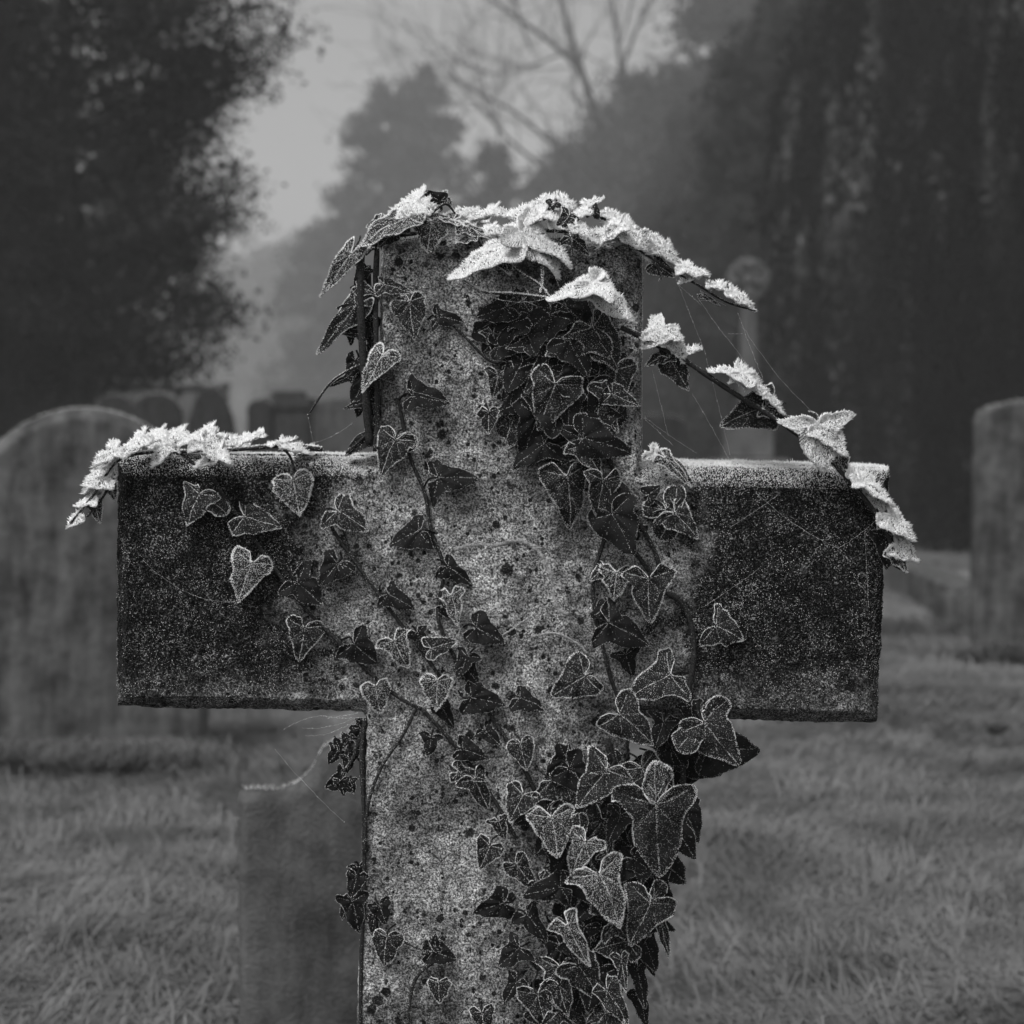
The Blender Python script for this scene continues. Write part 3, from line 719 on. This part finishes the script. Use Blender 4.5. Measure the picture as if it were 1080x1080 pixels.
    q = np.concatenate(pv_); m = len(q); pos = np.concatenate([q*L, h(q)[:, None]], 1)
    crystals(fb, pos, RNG.normal(size=(m, 3))*.5+[0, 0, 1]+upL*.3, (.0004+.0005*RNG.random(m))*(1, 1, 1.2, 1.6)[fr], .00048)
    # speckle
    m = int(.55*w*(L*100)**2*(8, 30, 100, 380)[fr]); u = RNG.integers(0, n, m); rr = np.sqrt(RNG.random(m))[:, None]; q = ol[u]*rr
    pos = np.concatenate([q*L, h(q)[:, None]], 1); sc = (.0004, .0005, .0007, .0020)[fr]
    crystals(fb, pos, RNG.normal(size=(m, 3))*.55+[0, 0, 1]+upL*.5, sc*(.4+.9*RNG.random(m)), (.0004, .00048, .00055, .0013)[fr])
    f = fb.build('frost', M_FROST, o, False)
    return o
def inpoly(x, y, poly):
    c = False; j = len(poly)-1
    for i in range(len(poly)):
        (xi, yi), (xj, yj) = poly[i], poly[j]
        if (yi > y) != (yj > y) and x < (xj-xi)*(y-yi)/(yj-yi)+xi: c = not c
        j = i
    return c
def fill(poly, n, L, fr, dep, mind=16):
    out, xs, ys = [], [p[0] for p in poly], [p[1] for p in poly]; tries = 0
    while len(out) < n and tries < 4000:
        tries += 1; x, y = random.uniform(min(xs), max(xs)), random.uniform(min(ys), max(ys))
        if not inpoly(x, y, poly) or any((x-o[0])**2+(y-o[1])**2 < mind**2 for o in out): continue
        a = random.gauss(math.pi/2, .8); l = random.uniform(*L)
        out.append((x, y, x+l*math.cos(a), y+l*math.sin(a), random.choice(fr), random.uniform(.7, 1.1), random.uniform(*dep)))
    return out
def ivy(label, stems, lv, origin, rimed=False):
    O = P(*origin); O[1] = -.004
    t = thing('ivy_vine', label, 'ivy', tuple(O), 'ivy vines on the cross')
    for pts, r0, r1, *ff in stems:
        mb = MB(); w = [P(p[0], p[1], -(p[2] if len(p) > 2 else 4)/1000.) for p in pts]
        pl = tube(mb, w, r0/1000, r1/1000, 8, 7, .08); s = mb.build('stem', M_STEM, t, off=O)
        k = ff[0] if ff else 1
        fb = MB(); L = np.sum(np.linalg.norm(np.diff(pl, axis=0), axis=1)); m = int(L/(.0005 if k == 1 else .00014 if k == 3 else .0003)); i = RNG.integers(0, len(pl)-1, m); u = RNG.random(m)[:, None]
        pos = pl[i]*(1-u)+pl[i+1]*u; d = unit(RNG.normal(size=(m, 3))*.6+[0, -.35, 1.0 if k > 1 else .5]); rr = np.linspace(r0, r1, len(pl))[i]/1000
        crystals(fb, pos+d*rr[:, None]*.9-O, d+RNG.normal(size=(m, 3))*.3, (.0006 if k < 3 else .0016)*(.4+RNG.random(m)), .0006)
        fb.build('frost', M_FROST, s, False)
    for a in lv: make_leaf(t, O, *a)
    return t
# leaf rows: base px x,y, tip px x,y, frost 0-3, width, depth mm, lay degrees, kind, curl
ivy('white frosted ivy heaped along the top of the left arm, hanging off its end',
    [([(340, 474, 4), (300, 470, 8), (250, 474, 14), (200, 476, 14), (150, 478, 12), (122, 488, 10), (100, 520, 8), (74, 552, 6)], 1.9, 1.0, 3),
     ([(122, 500, 6), (108, 525, 6), (92, 545, 5)], 1.3, .8, 2), ([(188, 476, 10), (205, 490, 12), (222, 520, 8)], 1.4, 1, 1), ([(292, 470, 8), (305, 480, 12), (312, 500, 10)], 1.2, 1, 1)],
    [(122, 476, 98, 490, 3, .9, 14, 62), (150, 462, 128, 480, 3, 1, 18, 60), (168, 458, 140, 470, 3, 1, 0, 66), (190, 458, 162, 466, 3, 1, -30, 66), (176, 470, 160, 492, 3, .9, 18, 50),
     (205, 462, 185, 470, 3, 1, -10, 68), (215, 468, 245, 488, 3, 1.1, 18, 62), (222, 452, 200, 460, 3, .9, -20, 60), (232, 476, 205, 492, 3, 1, 20, 55), (245, 466, 262, 472, 3, 1, -20, 66),
     (258, 464, 278, 458, 3, .9, 5, 60), (274, 458, 262, 470, 3, .8, -30, 60), (290, 468, 312, 462, 3, .8, 8, 62), (302, 468, 330, 477, 3, .8, 14, 60), (142, 474, 120, 478, 3, .9, -30, 66),
     (112, 505, 88, 510, 3, 1, 10, 50), (108, 495, 86, 520, 3, .8, 2, 45), (98, 525, 78, 532, 3, 1, 6, 50), (100, 532, 106, 552, 2, .8, 2, 30), (84, 545, 70, 556, 3, .8, 6, 45), (116, 512, 122, 528, 2, .8, 2, 30),
     (235, 460, 214, 456, 3, .8, -40, 64), (160, 466, 178, 456, 3, .8, -45, 60), (315, 472, 336, 470, 3, .7, -10, 66)], (230, 478))
ivy('ivy with separate dark rimmed leaves crossing the front of the left arm',
    [([(222, 500), (240, 530), (262, 560), (290, 600), (320, 640), (350, 670), (385, 705), (420, 735), (445, 748)], 1.5, 1.7), ([(312, 505), (335, 525), (352, 560), (380, 600), (405, 635), (440, 680), (465, 715)], 1.5, 1.7),
     ([(355, 540), (370, 590), (350, 600)], .9, .7), ([(290, 600), (270, 595)], .8, .7)],
    [(210, 521, 195, 553, 1, 1.05, 14), (211, 521, 241, 540, 1, 1.1, 10, 20, 'l'), (258, 544, 297, 556, 1, .95, 10), (309, 506, 317, 544, 2, 1.15, 14, 25, 'h'), (356, 539, 389, 558, 1, 1.05, 10),
     (356, 594, 338, 618, 0, 1.1, 8), (357, 594, 374, 602, 0, 1.1, 7, 20, 'l'), (266, 594, 252, 634, 2, .95, 12), (313, 614, 341, 638, 0, 1.05, 9), (322, 662, 316, 697, 1, 1, 9), (373, 679, 399, 700, 0, 1.2, 10),
     (416, 676, 431, 705, 2, .95, 12), (410, 627, 438, 641, 0, .9, 9), (396, 724, 402, 755, 2, 1.05, 12, 25, 'h')], (300, 600))
ivy('ivy with small dark leaves running diagonally down the middle of the cross face',
    [([(420, 420), (432, 480), (448, 520), (455, 560), (468, 600), (462, 650), (478, 690), (500, 730), (528, 770), (555, 815), (575, 860)], 1.7, 2.0),
     ([(445, 748), (470, 775), (500, 812), (525, 850), (545, 885)], 1.8, 1.6), ([(440, 745), (425, 775), (402, 810), (388, 850), (384, 900)], 1.5, 1.4), ([(545, 440), (520, 432)], 1, .8)],
    [(436, 418, 475, 424, 0, .95, 12), (417, 463, 401, 499, 1, .95, 12), (419, 462, 441, 470, 1, 1.1, 11, 20, 'l'), (462, 504, 504, 502, 0, 1.05, 12), (442, 560, 409, 574, 0, 1, 10), (443, 561, 459, 578, 0, 1.1, 7, 20, 'l'),
     (515, 434, 515, 458, 1, .95, 6, 20, 'h'), (472, 598, 500, 617, 0, .8, 8), (476, 628, 483, 660, 2, .8, 10), (455, 684, 483, 676, 1, .8, 10), (502, 662, 533, 677, 0, 1, 12), (493, 692, 481, 716, 0, .9, 9), (492, 705, 506, 722, 0, .9, 8),
     (461, 718, 461, 749, 2, 1.15, 14, 20, 'h'), (497, 736, 533, 744, 0, .95, 10), (548, 736, 575, 746, 0, 1, 12), (549, 784, 556, 812, 1, 1.05, 12, 20, 'h'), (511, 770, 528, 785, 0, .9, 8), (488, 790, 516, 801, 0, .8, 12),
     (455, 778, 451, 799, 0, 1, 9), (500, 822, 518, 856, 1, .8, 12), (484, 814, 515, 823, 1, .6, 10), (468, 640, 480, 655, 0, .9, 7), (440, 668, 452, 690, 0, .8, 6), (466, 745, 480, 768, 0, .8, 6)], (470, 600))
ivy('shadowed ivy stems with hanging pointed leaves along the upper left edge of the shaft',
    [([(381, 262, 4), (380, 310, 6), (382, 360, 6), (385, 410, 4), (390, 470, 0)], 3.2, 3.4), ([(398, 255, 2), (396, 310, 3), (397, 370, 3), (398, 440, 3), (396, 476, 2)], 2.4, 2.4), ([(388, 280, -10), (390, 350, -14), (386, 430, -12)], 2.6, 2.2),
     ([(380, 385, 6), (360, 395, 6), (345, 408, 5), (325, 438, 4)], 1.1, .8, 2), ([(385, 430, 0), (393, 450, 0), (365, 478, 0)], 1.3, 1), ([(395, 262, 6), (375, 270, 6), (362, 280, 6)], 1.2, 1, 2)],
    [(370, 268, 335, 312, 2, .42, 10, 30), (376, 322, 331, 372, 1, .4, 6, 30), (378, 302, 398, 310, 1, .8, 6, 20, 'h'), (405, 300, 436, 307, 1, .7, 9), (432, 318, 438, 358, 1, .95, 13, 20, 'h'), (404, 376, 380, 412, 2, .7, 16, 35),
     (372, 330, 370, 365, 0, .7, 2), (375, 380, 366, 402, 0, .8, -4), (378, 352, 360, 350, 0, .7, 2), (388, 395, 370, 428, 0, .8, -6), (392, 420, 396, 452, 0, .9, -4), (366, 398, 346, 408, 0, .4, 4), (384, 425, 362, 430, 0, .5, 0),
     (395, 458, 362, 480, 0, .7, 0), (462, 335, 490, 338, 0, .9, 5), (390, 340, 394, 370, 0, .8, -8), (383, 285, 375, 305, 0, .9, -6), (386, 405, 378, 440, 0, .8, -14), (392, 375, 398, 400, 0, .8, -8), (388, 310, 396, 335, 0, .9, -10)], (392, 360))
top_leaves = [(430, 228, 374, 258, 2, .75, 20, 48), (440, 212, 395, 235, 3, .8, 12, 55), (455, 218, 425, 208, 3, .8, 2, 50), (400, 232, 386, 240, 1, .8, 4, 30), (465, 212, 446, 202, 0, .9, 0, 10), (468, 206, 478, 218, 2, .7, -4, 40),
    (455, 234, 452, 266, 2, 1.25, 22, 25, 'h'), (478, 232, 450, 228, 2, .8, 12, 55), (490, 238, 520, 250, 2, .7, 14, 50), (498, 224, 475, 222, 3, .7, -20, 60), (520, 222, 495, 228, 3, .8, 0, 60), (500, 244, 530, 240, 2, .7, 8, 40),
    (532, 262, 471, 290, 3, .8, 30, 45), (530, 268, 538, 290, 2, 1.1, 32, 30, 'h'), (550, 245, 597, 285, 3, .9, 30, 45), (560, 250, 606, 277, 3, .7, 26, 50), (556, 222, 530, 228, 3, .9, 6, 60), (580, 214, 555, 220, 3, .9, -10, 60),
    (590, 212, 612, 222, 3, .9, -20, 60), (572, 226, 540, 240, 3, .9, 14, 55), (600, 228, 585, 245, 1, .9, 14, 25), (583, 216, 572, 232, 0, .9, 4, 15), (618, 224, 600, 232, 3, .8, 8, 60), (626, 222, 640, 232, 0, .9, 2, 15),
    (620, 216, 636, 208, 3, .8, -10, 55), (640, 226, 652, 236, 3, .9, 0, 60), (610, 240, 632, 255, 3, .9, 20, 50), (652, 240, 628, 258, 3, 1, 18, 55), (655, 240, 684, 262, 3, 1, 16, 55), (668, 246, 650, 258, 3, 1, -5, 60),
    (676, 252, 684, 276, 3, .7, 8, 40), (645, 232, 672, 240, 3, .9, -25, 60), (628, 300, 577, 314, 3, 1.05, 38, 42), (627, 302, 669, 338, 3, .85, 36, 40), (602, 250, 622, 268, 1, .8, 16, 25), (510, 232, 486, 240, 3, .7, -30, 60), (541, 230, 520, 218, 3, .7, -30, 60), (490, 236, 515, 228, 3, 1, -8, 58), (520, 240, 500, 248, 3, .9, 10, 50), (470, 236, 492, 246, 3, .8, 10, 50), (545, 236, 525, 244, 3, .9, 14, 50), (660, 248, 640, 252, 3, .9, 6, 55), (585, 236, 605, 244, 3, .9, 12, 55), (425, 240, 405, 250, 2, .9, 12, 45), (430, 222, 412, 228, 3, .9, -20, 60), (560, 230, 585, 226, 3, .9, -40, 60), (640, 246, 622, 244, 3, .9, 10, 55), (498, 250, 480, 256, 2, .8, 14, 35), (412, 248, 398, 262, 1, .9, 8, 30)]
ivy('thick mat of ivy leaves crusted white with frost capping the top of the cross',
    [([(385, 268, 6), (405, 252, 2), (450, 245, -8), (500, 243, -20), (560, 243, -20), (620, 246, -10), (678, 260, 8)], 2.0, 1.7, 3), ([(455, 225, 16), (470, 215, 10), (480, 225, 6)], 1.2, .9, 2),
     ([(488, 296, 22), (510, 308, 30), (540, 310, 34), (575, 314, 36)], 1.1, 1.0, 3), ([(530, 268, 30), (545, 285, 32), (568, 300, 34), (580, 314, 34)], .9, .8, 3), ([(570, 262, 28), (572, 290, 33), (570, 310, 36)], .9, .8, 3), ([(606, 240, 14), (603, 262, 20), (606, 285, 20)], 1.1, .8, 2)],
    top_leaves, (540, 250))
ivy('dark heaped ivy leaves filling the upper right of the cross shaft beneath the frosted cap',
    [([(560, 330), (545, 380), (555, 420), (590, 470), (630, 520), (665, 575), (690, 610)], 2.2, 2.0), ([(465, 330), (490, 355), (520, 382), (545, 372)], 1.4, 1.2), ([(655, 300), (640, 360), (650, 420), (640, 470)], 2, 1.8)],
    [(586, 405, 567, 455, 1, .9, 26), (588, 405, 608, 414, 1, 1.1, 22, 20, 'l'), (645, 415, 674, 428, 1, .75, 16), (612, 462, 588, 450, 0, .9, 20), (615, 462, 665, 478, 0, .85, 24), (612, 470, 637, 500, 1, .8, 22), (574, 468, 539, 494, 0, .9, 12),
     (620, 348, 575, 372, 1, 1.2, 20, 35), (625, 345, 658, 392, 1, .95, 22, 30), (600, 360, 622, 395, 0, 1, 24), (525, 395, 520, 420, 1, .95, 10), (548, 398, 540, 435, 0, .95, 12), (520, 352, 525, 378, 1, .8, 8), (570, 345, 560, 378, 1, .9, 14)]
    + fill([(528, 305), (590, 318), (650, 352), (652, 465), (590, 470), (548, 430), (535, 380), (510, 345)], 40, (32, 54), [0, 0, 0, 1], (4, 20), 15), (600, 380))
ivy('small white frosted ivy spray arching out rightward from the top of the cross',
    [([(672, 262, 8), (700, 280, 8), (735, 300, 8), (765, 318, 8), (797, 328, 8)], 1.4, .7, 2), ([(690, 272, 8), (697, 290, 8), (695, 297, 8)], 1.0, .8, 1)],
    [(690, 258, 712, 272, 3, .9, 4, 60), (700, 262, 718, 280, 3, .8, 10, 60), (722, 282, 748, 292, 3, 1, 10, 55), (733, 290, 716, 298, 3, .7, 10, 50), (750, 302, 768, 306, 3, 1, 10, 55), (760, 300, 748, 306, 3, .8, 4, 55),
     (772, 310, 792, 324, 3, 1.1, 10, 55), (782, 316, 797, 328, 3, .8, 4, 50), (690, 278, 712, 292, 1, .9, 4, 20, 'h'), (742, 312, 760, 322, 1, .5, 4, 40)], (700, 275))
ivy('long rimed ivy branch slanting from the shaft down past the end of the right arm',
    [([(655, 345, 20), (690, 362, 16), (722, 380, 12), (770, 412, 12), (815, 440, 12), (850, 465, 14), (885, 496, 16), (915, 530, 16), (934, 560, 14), (946, 592, 12)], 2.6, 1.6, 2),
     ([(820, 438, 6), (845, 445, 6), (870, 470, 6), (890, 492, 8)], 2.0, 1.6, 2), ([(940, 575, 10), (938, 590, 8), (950, 600, 6)], 2.4, 1.6)],
    [(700, 345, 676, 366, 3, 1.3, 18, 50), (690, 350, 716, 366, 3, .9, 16, 50), (712, 362, 722, 382, 3, .7, 16, 45), (722, 370, 740, 366, 3, .8, 12, 55), (706, 378, 727, 412, 1, .75, 10, 10, 'h'), (704, 374, 680, 386, 1, .8, 8, 10),
     (785, 396, 748, 386, 3, .7, 14, 55), (780, 394, 806, 410, 3, .9, 14, 55), (795, 404, 812, 420, 3, .8, 12, 55), (812, 418, 828, 436, 3, .7, 10, 50), (808, 428, 760, 450, 1, .8, 4, 10), (806, 432, 822, 442, 2, .8, 6, 20),
     (862, 448, 868, 496, 3, 1.15, 24, 35), (868, 452, 893, 480, 3, .9, 22, 40), (855, 450, 846, 442, 3, .9, 14, 55), (884, 486, 898, 508, 2, .8, 14, 25), (908, 508, 945, 530, 3, .8, 16, 50), (920, 520, 932, 540, 3, .8, 12, 50), (898, 498, 915, 512, 3, .8, 14, 50),
     (938, 545, 966, 570, 3, .95, 14, 45), (934, 552, 948, 566, 2, .8, 8, 40), (946, 575, 970, 592, 3, .9, 12, 45), (944, 582, 958, 603, 2, .9, 10, 30), (934, 565, 938, 602, 0, .8, 2, 10), (940, 560, 944, 590, 0, .8, -6, 10)], (720, 380))
ivy('ivy with broad dark leaves and a curved stem where shaft meets right arm',
    [([(690, 480, 6), (715, 488, 8), (730, 510, 8)], 2.4, 1.4, 3), ([(640, 480), (662, 530), (690, 580), (700, 620)], 2.0, 2.0), ([(700, 622), (722, 640), (732, 680), (728, 720), (718, 752)], 2.6, 2.2), ([(640, 560), (625, 620), (640, 700), (660, 760)], 1.8, 1.8)],
    [(598, 502, 604, 559, 1, .9, 18), (636, 506, 630, 545, 1, .95, 22), (640, 506, 659, 530, 0, 1.1, 16, 20, 'l'), (645, 542, 668, 586, 0, 1.05, 22), (712, 541, 736, 567, 1, .9, 16), (710, 541, 696, 571, 1, 1.1, 15, 20, 'l'), (711, 538, 714, 511, 1, 1.1, 13, 20, 'l'), (702, 538, 678, 532, 1, 1.1, 8, 20, 'l'),
     (684, 522, 697, 512, 0, 1.1, 8), (650, 604, 648, 632, 2, 1.2, 10), (636, 600, 622, 612, 1, .9, 8), (684, 610, 686, 657, 1, 1.05, 24), (755, 660, 786, 676, 1, 1.2, 12), (642, 657, 688, 678, 0, 1, 18), (617, 713, 581, 735, 1, 1.1, 20),
     (707, 712, 662, 733, 1, 1.1, 22), (653, 753, 690, 785, 1, .95, 24), (743, 762, 779, 806, 1, .95, 30), (740, 765, 713, 790, 1, 1.1, 26, 20, 'l'), (742, 758, 768, 738, 1, 1.1, 24, 20, 'l'), (672, 560, 660, 540, 0, 1, 6), (702, 484, 729, 513, 2, .4, 12, 25), (688, 478, 706, 492, 3, .8, 8, 50),
     (680, 640, 690, 660, 0, .9, 10), (640, 640, 622, 652, 0, 1, 8), (700, 760, 690, 790, 0, .9, 12), (660, 690, 668, 715, 0, 1, 6), (728, 745, 735, 770, 0, 1, 12)], (690, 600))
ivy('black unlit ivy leaves sticking out below the right arm beside the shaft',
    [([(690, 760, -20), (715, 790, -25), (720, 830, -20), (705, 900, -10), (690, 980, -5)], 2.6, 2.2)],
    [(745, 790, 801, 790, 0, 1.1, -20, -10, 'h'), (720, 790, 762, 818, 0, 1.3, -30, -10), (735, 800, 712, 832, 0, 1.1, -34, -10), (700, 775, 722, 812, 0, 1.2, -22, -10), (690, 800, 705, 835, 0, 1.2, -18, -10), (722, 855, 736, 888, 0, .9, -8, 0), (716, 865, 728, 892, 0, 1, -14, 0),
     (752, 785, 782, 800, 0, 1, -28, -10), (710, 800, 690, 822, 0, 1, -28, -10)], (700, 790))
big = [(692, 848, 697, 928, 1, .98, 52, 20, 'a', .2), (691, 846, 692, 803, 2, 1.1, 52, 15, 'l'), (582, 862, 588, 903, 2, 1.05, 34), (618, 888, 600, 927, 2, .85, 36), (612, 882, 611, 858, 1, 1.1, 32, 20, 'l'), (632, 922, 656, 976, 2, .95, 40), (686, 952, 664, 999, 1, .95, 34), (688, 948, 700, 930, 1, 1.1, 28, 20, 'l'),
       (598, 976, 624, 1020, 2, .6, 36), (610, 1018, 634, 1056, 1, .9, 26), (696, 970, 707, 1012, 1, .4, 20), (640, 812, 608, 850, 1, .95, 36), (628, 806, 652, 815, 1, .7, 34), (552, 838, 536, 865, 1, 1.1, 18), (526, 866, 533, 888, 1, .9, 12), (517, 892, 505, 918, 1, 1, 12),
       (545, 912, 566, 939, 1, .8, 22), (556, 965, 579, 993, 0, .75, 20), (531, 952, 499, 964, 0, .9, 12), (547, 1000, 524, 1020, 0, 1, 12), (567, 1048, 578, 1090, 1, .9, 24), (640, 1044, 664, 1084, 1, .6, 26), (655, 1012, 660, 1045, 1, .5, 22), (672, 1020, 680, 1062, 0, .5, 2), (598, 800, 575, 824, 0, .95, 18),
       (640, 900, 655, 915, 1, .9, 22), (590, 1040, 600, 1075, 1, .8, 24), (668, 905, 692, 925, 0, .9, 22), (545, 1035, 530, 1060, 0, .8, 14), (570, 930, 590, 952, 1, .8, 18), (508, 1068, 514, 1096, 1, .8, 10), (655, 860, 640, 890, 0, .9, 26), (680, 1000, 690, 1030, 0, .6, -4), (674, 1050, 684, 1085, 0, .6, -2)]
ivy('dense cascade of ivy down the lower right of the shaft, with the biggest leaf',
    [([(640, 780), (655, 840), (640, 900), (620, 960), (610, 1030), (605, 1100)], 3, 2.8), ([(575, 860), (590, 920), (600, 1000), (590, 1090)], 2.2, 2.2), ([(690, 830, 20), (680, 880, 20), (660, 940, 16), (650, 1010, 8)], 1.8, 1.8), ([(530, 1005), (560, 985), (590, 990)], 1.2, 1)],
    big+fill([(570, 800), (690, 795), (712, 850), (700, 930), (690, 985), (650, 1010), (655, 1090), (560, 1090), (590, 1000), (575, 900)], 58, (32, 54), [0, 0, 0, 1], (3, 22), 15), (630, 900))
ivy('thin ivy stem with few small dark leaves down the lower left edge of the shaft',
    [([(384, 760, -4), (381, 800, 0), (384, 860, 1), (384, 940, 1), (381, 1010, 0), (380, 1100, 0)], 2.0, 1.7), ([(470, 1005), (440, 1030), (432, 1060), (430, 1095)], 1.6, 1.4), ([(410, 985), (440, 1000), (470, 1010)], 1, .9)],
    [(376, 925, 369, 950, 0, .8, 2), (372, 950, 378, 986, 0, .8, 4), (367, 952, 360, 970, 0, .9, 0), (400, 955, 408, 975, 0, 1, 7), (408, 988, 404, 1021, 1, 1, 10, 20, 'h'), (457, 1003, 482, 1012, 0, 1, 9), (459, 1000, 459, 984, 0, .8, 8), (463, 1036, 463, 1059, 1, 1.2, 9, 20, 'h'),
     (378, 915, 382, 935, 0, .9, -4), (395, 968, 392, 985, 0, .9, 4)], (384, 900))
ivy('small clump of tiny black ivy leaves hanging in the corner beneath the left arm',
    [([(388, 755, -6), (380, 775, -4), (372, 800, -2), (362, 815, 0), (360, 830, 0)], 1.6, .9), ([(384, 770, -10), (372, 785, -10), (356, 790, -8)], 1.2, .8), ([(386, 760, -10), (384, 800, -8), (386, 840, -4)], 2.2, 2)],
    [(362, 822, 342, 832, 0, 1.1, 0, 0), (360, 824, 363, 840, 0, 1, 2, 0), (370, 824, 373, 838, 0, .8, 0, 0), (356, 792, 346, 806, 0, 1.1, -6, 0), (358, 788, 352, 776, 0, .9, -6, 0), (366, 780, 360, 772, 0, 1, -6, 0), (368, 800, 366, 816, 0, 1, -4, 0), (374, 790, 362, 800, 0, 1.1, -6, 0),
     (380, 770, 366, 776, 0, 1.1, -8, 0), (384, 762, 374, 758, 0, 1, -10, 0), (378, 785, 384, 808, 0, 1.1, -8, 0), (382, 768, 388, 790, 0, 1, -8, 0)], (384, 760))

# ------------------------------------------------------------------ cobweb threads
def web(label, threads, origin):
    O = P(*origin); t = thing('cobweb', label, 'cobweb', tuple(O), 'frosted cobweb threads')
    for pts, sag, bead in threads:
        a, b = P(*pts[0][:2], -pts[0][2]/1000.), P(*pts[1][:2], -pts[1][2]/1000.)
        u = np.linspace(0, 1, 26)[:, None]; c = a*(1-u)+b*u+RNG.normal(size=(26, 3))*.00022; c[:, 2] -= (4*sag*u*(1-u))[:, 0]*CAM_D/FPX
        mb = MB(); tube(mb, c, .00005, .00005, 4, 1)
        L = np.linalg.norm(b-a); m = int(L/(.0011/bead)); i = RNG.integers(0, 25, m); v = RNG.random(m)[:, None]; keep = np.sin(i*1.3+RNG.random()*6)+np.sin(i*.5+v[:, 0]*3) > 0
        pos = (c[i]*(1-v)+c[i+1]*v)[keep]; crystals(mb, pos, RNG.normal(size=(len(pos), 3)), .0008*(.4+RNG.random(len(pos))), .0007)
        mb.build('thread', M_WEB, t, False, off=O)
web('loops of frost-beaded cobweb strung across the face of the right arm', [(((798, 520, 4), (885, 578, 8)), 6, 1.2), (((885, 578, 8), (924, 548, 14)), 2, 1), (((820, 522, 4), (770, 556, 3)), 1, .8), (((912, 560, 4), (916, 640, 3)), 0, 1), (((885, 578, 8), (892, 592, 2)), 0, .7), (((900, 606, 4), (916, 628, 3)), 1, .7), (((742, 640, 3), (800, 600, 3)), 1, .4)], (860, 550))
web('beaded cobweb thread curving across the lower left arm', [(((150, 590, 3), (250, 634, 10)), 14, 1.2)], (200, 615))
web('fan of cobweb threads hanging between the upper spray and the long right branch',
    [(((712, 290, 8), (745, 375, 8)), 1, .8), (((735, 312, 8), (770, 360, 8)), 2, 1), (((770, 360, 8), (828, 432, 8)), 3, .6), (((778, 330, 8), (805, 400, 8)), 1, .8), (((783, 345, 8), (870, 445, 14)), 8, .3), (((768, 352, 8), (783, 352, 8)), 0, 1), (((735, 318, 8), (765, 322, 8)), -3, 1),
     (((715, 300, 8), (740, 322, 8)), 0, 1), (((745, 378, 8), (770, 480, 0)), -2, .6), (((688, 390, 8), (705, 460, 4)), 0, .5), (((678, 440, 2), (710, 470, 0)), 0, .6), (((730, 415, 8), (770, 486, 0)), -1, .6), (((735, 478, 0), (680, 440, 2)), 1, .3)], (740, 350))
web('frosty threads across the frosted leaves at the top centre of the cross', [(((480, 290, 34), (578, 314, 40)), 14, 1.6), (((510, 305, 34), (525, 312, 34)), 1, 1.4), (((395, 396, 14), (478, 425, 16)), 2, 1.4), (((678, 262, 6), (677, 480, 4)), 0, .5), (((572, 250, 34), (600, 330, 30)), 2, .6)], (540, 300))
web('thread looping from a twig tip down to the left arm beside the shaft', [(((325, 440, 4), (330, 466, 4)), 0, .8), (((330, 467, 4), (372, 446, 0)), 3, 1.2)], (330, 460))
web('single fine thread floating before the small ogee headstone', [(((290, 790, 0), (364, 868, 0)), 3, .3), (((318, 768, 0), (378, 756, 0)), 4, 1)], (325, 820))
web('wisps of pale silk tangled under the corner of the left arm', [(((298, 770, 4), (340, 755, 4)), -3, 1), (((340, 755, 4), (380, 757, 6)), 1, 2.5), (((322, 776, 4), (378, 758, 6)), 5, .6), (((345, 758, 4), (378, 752, 6)), 0, 3)], (340, 760))
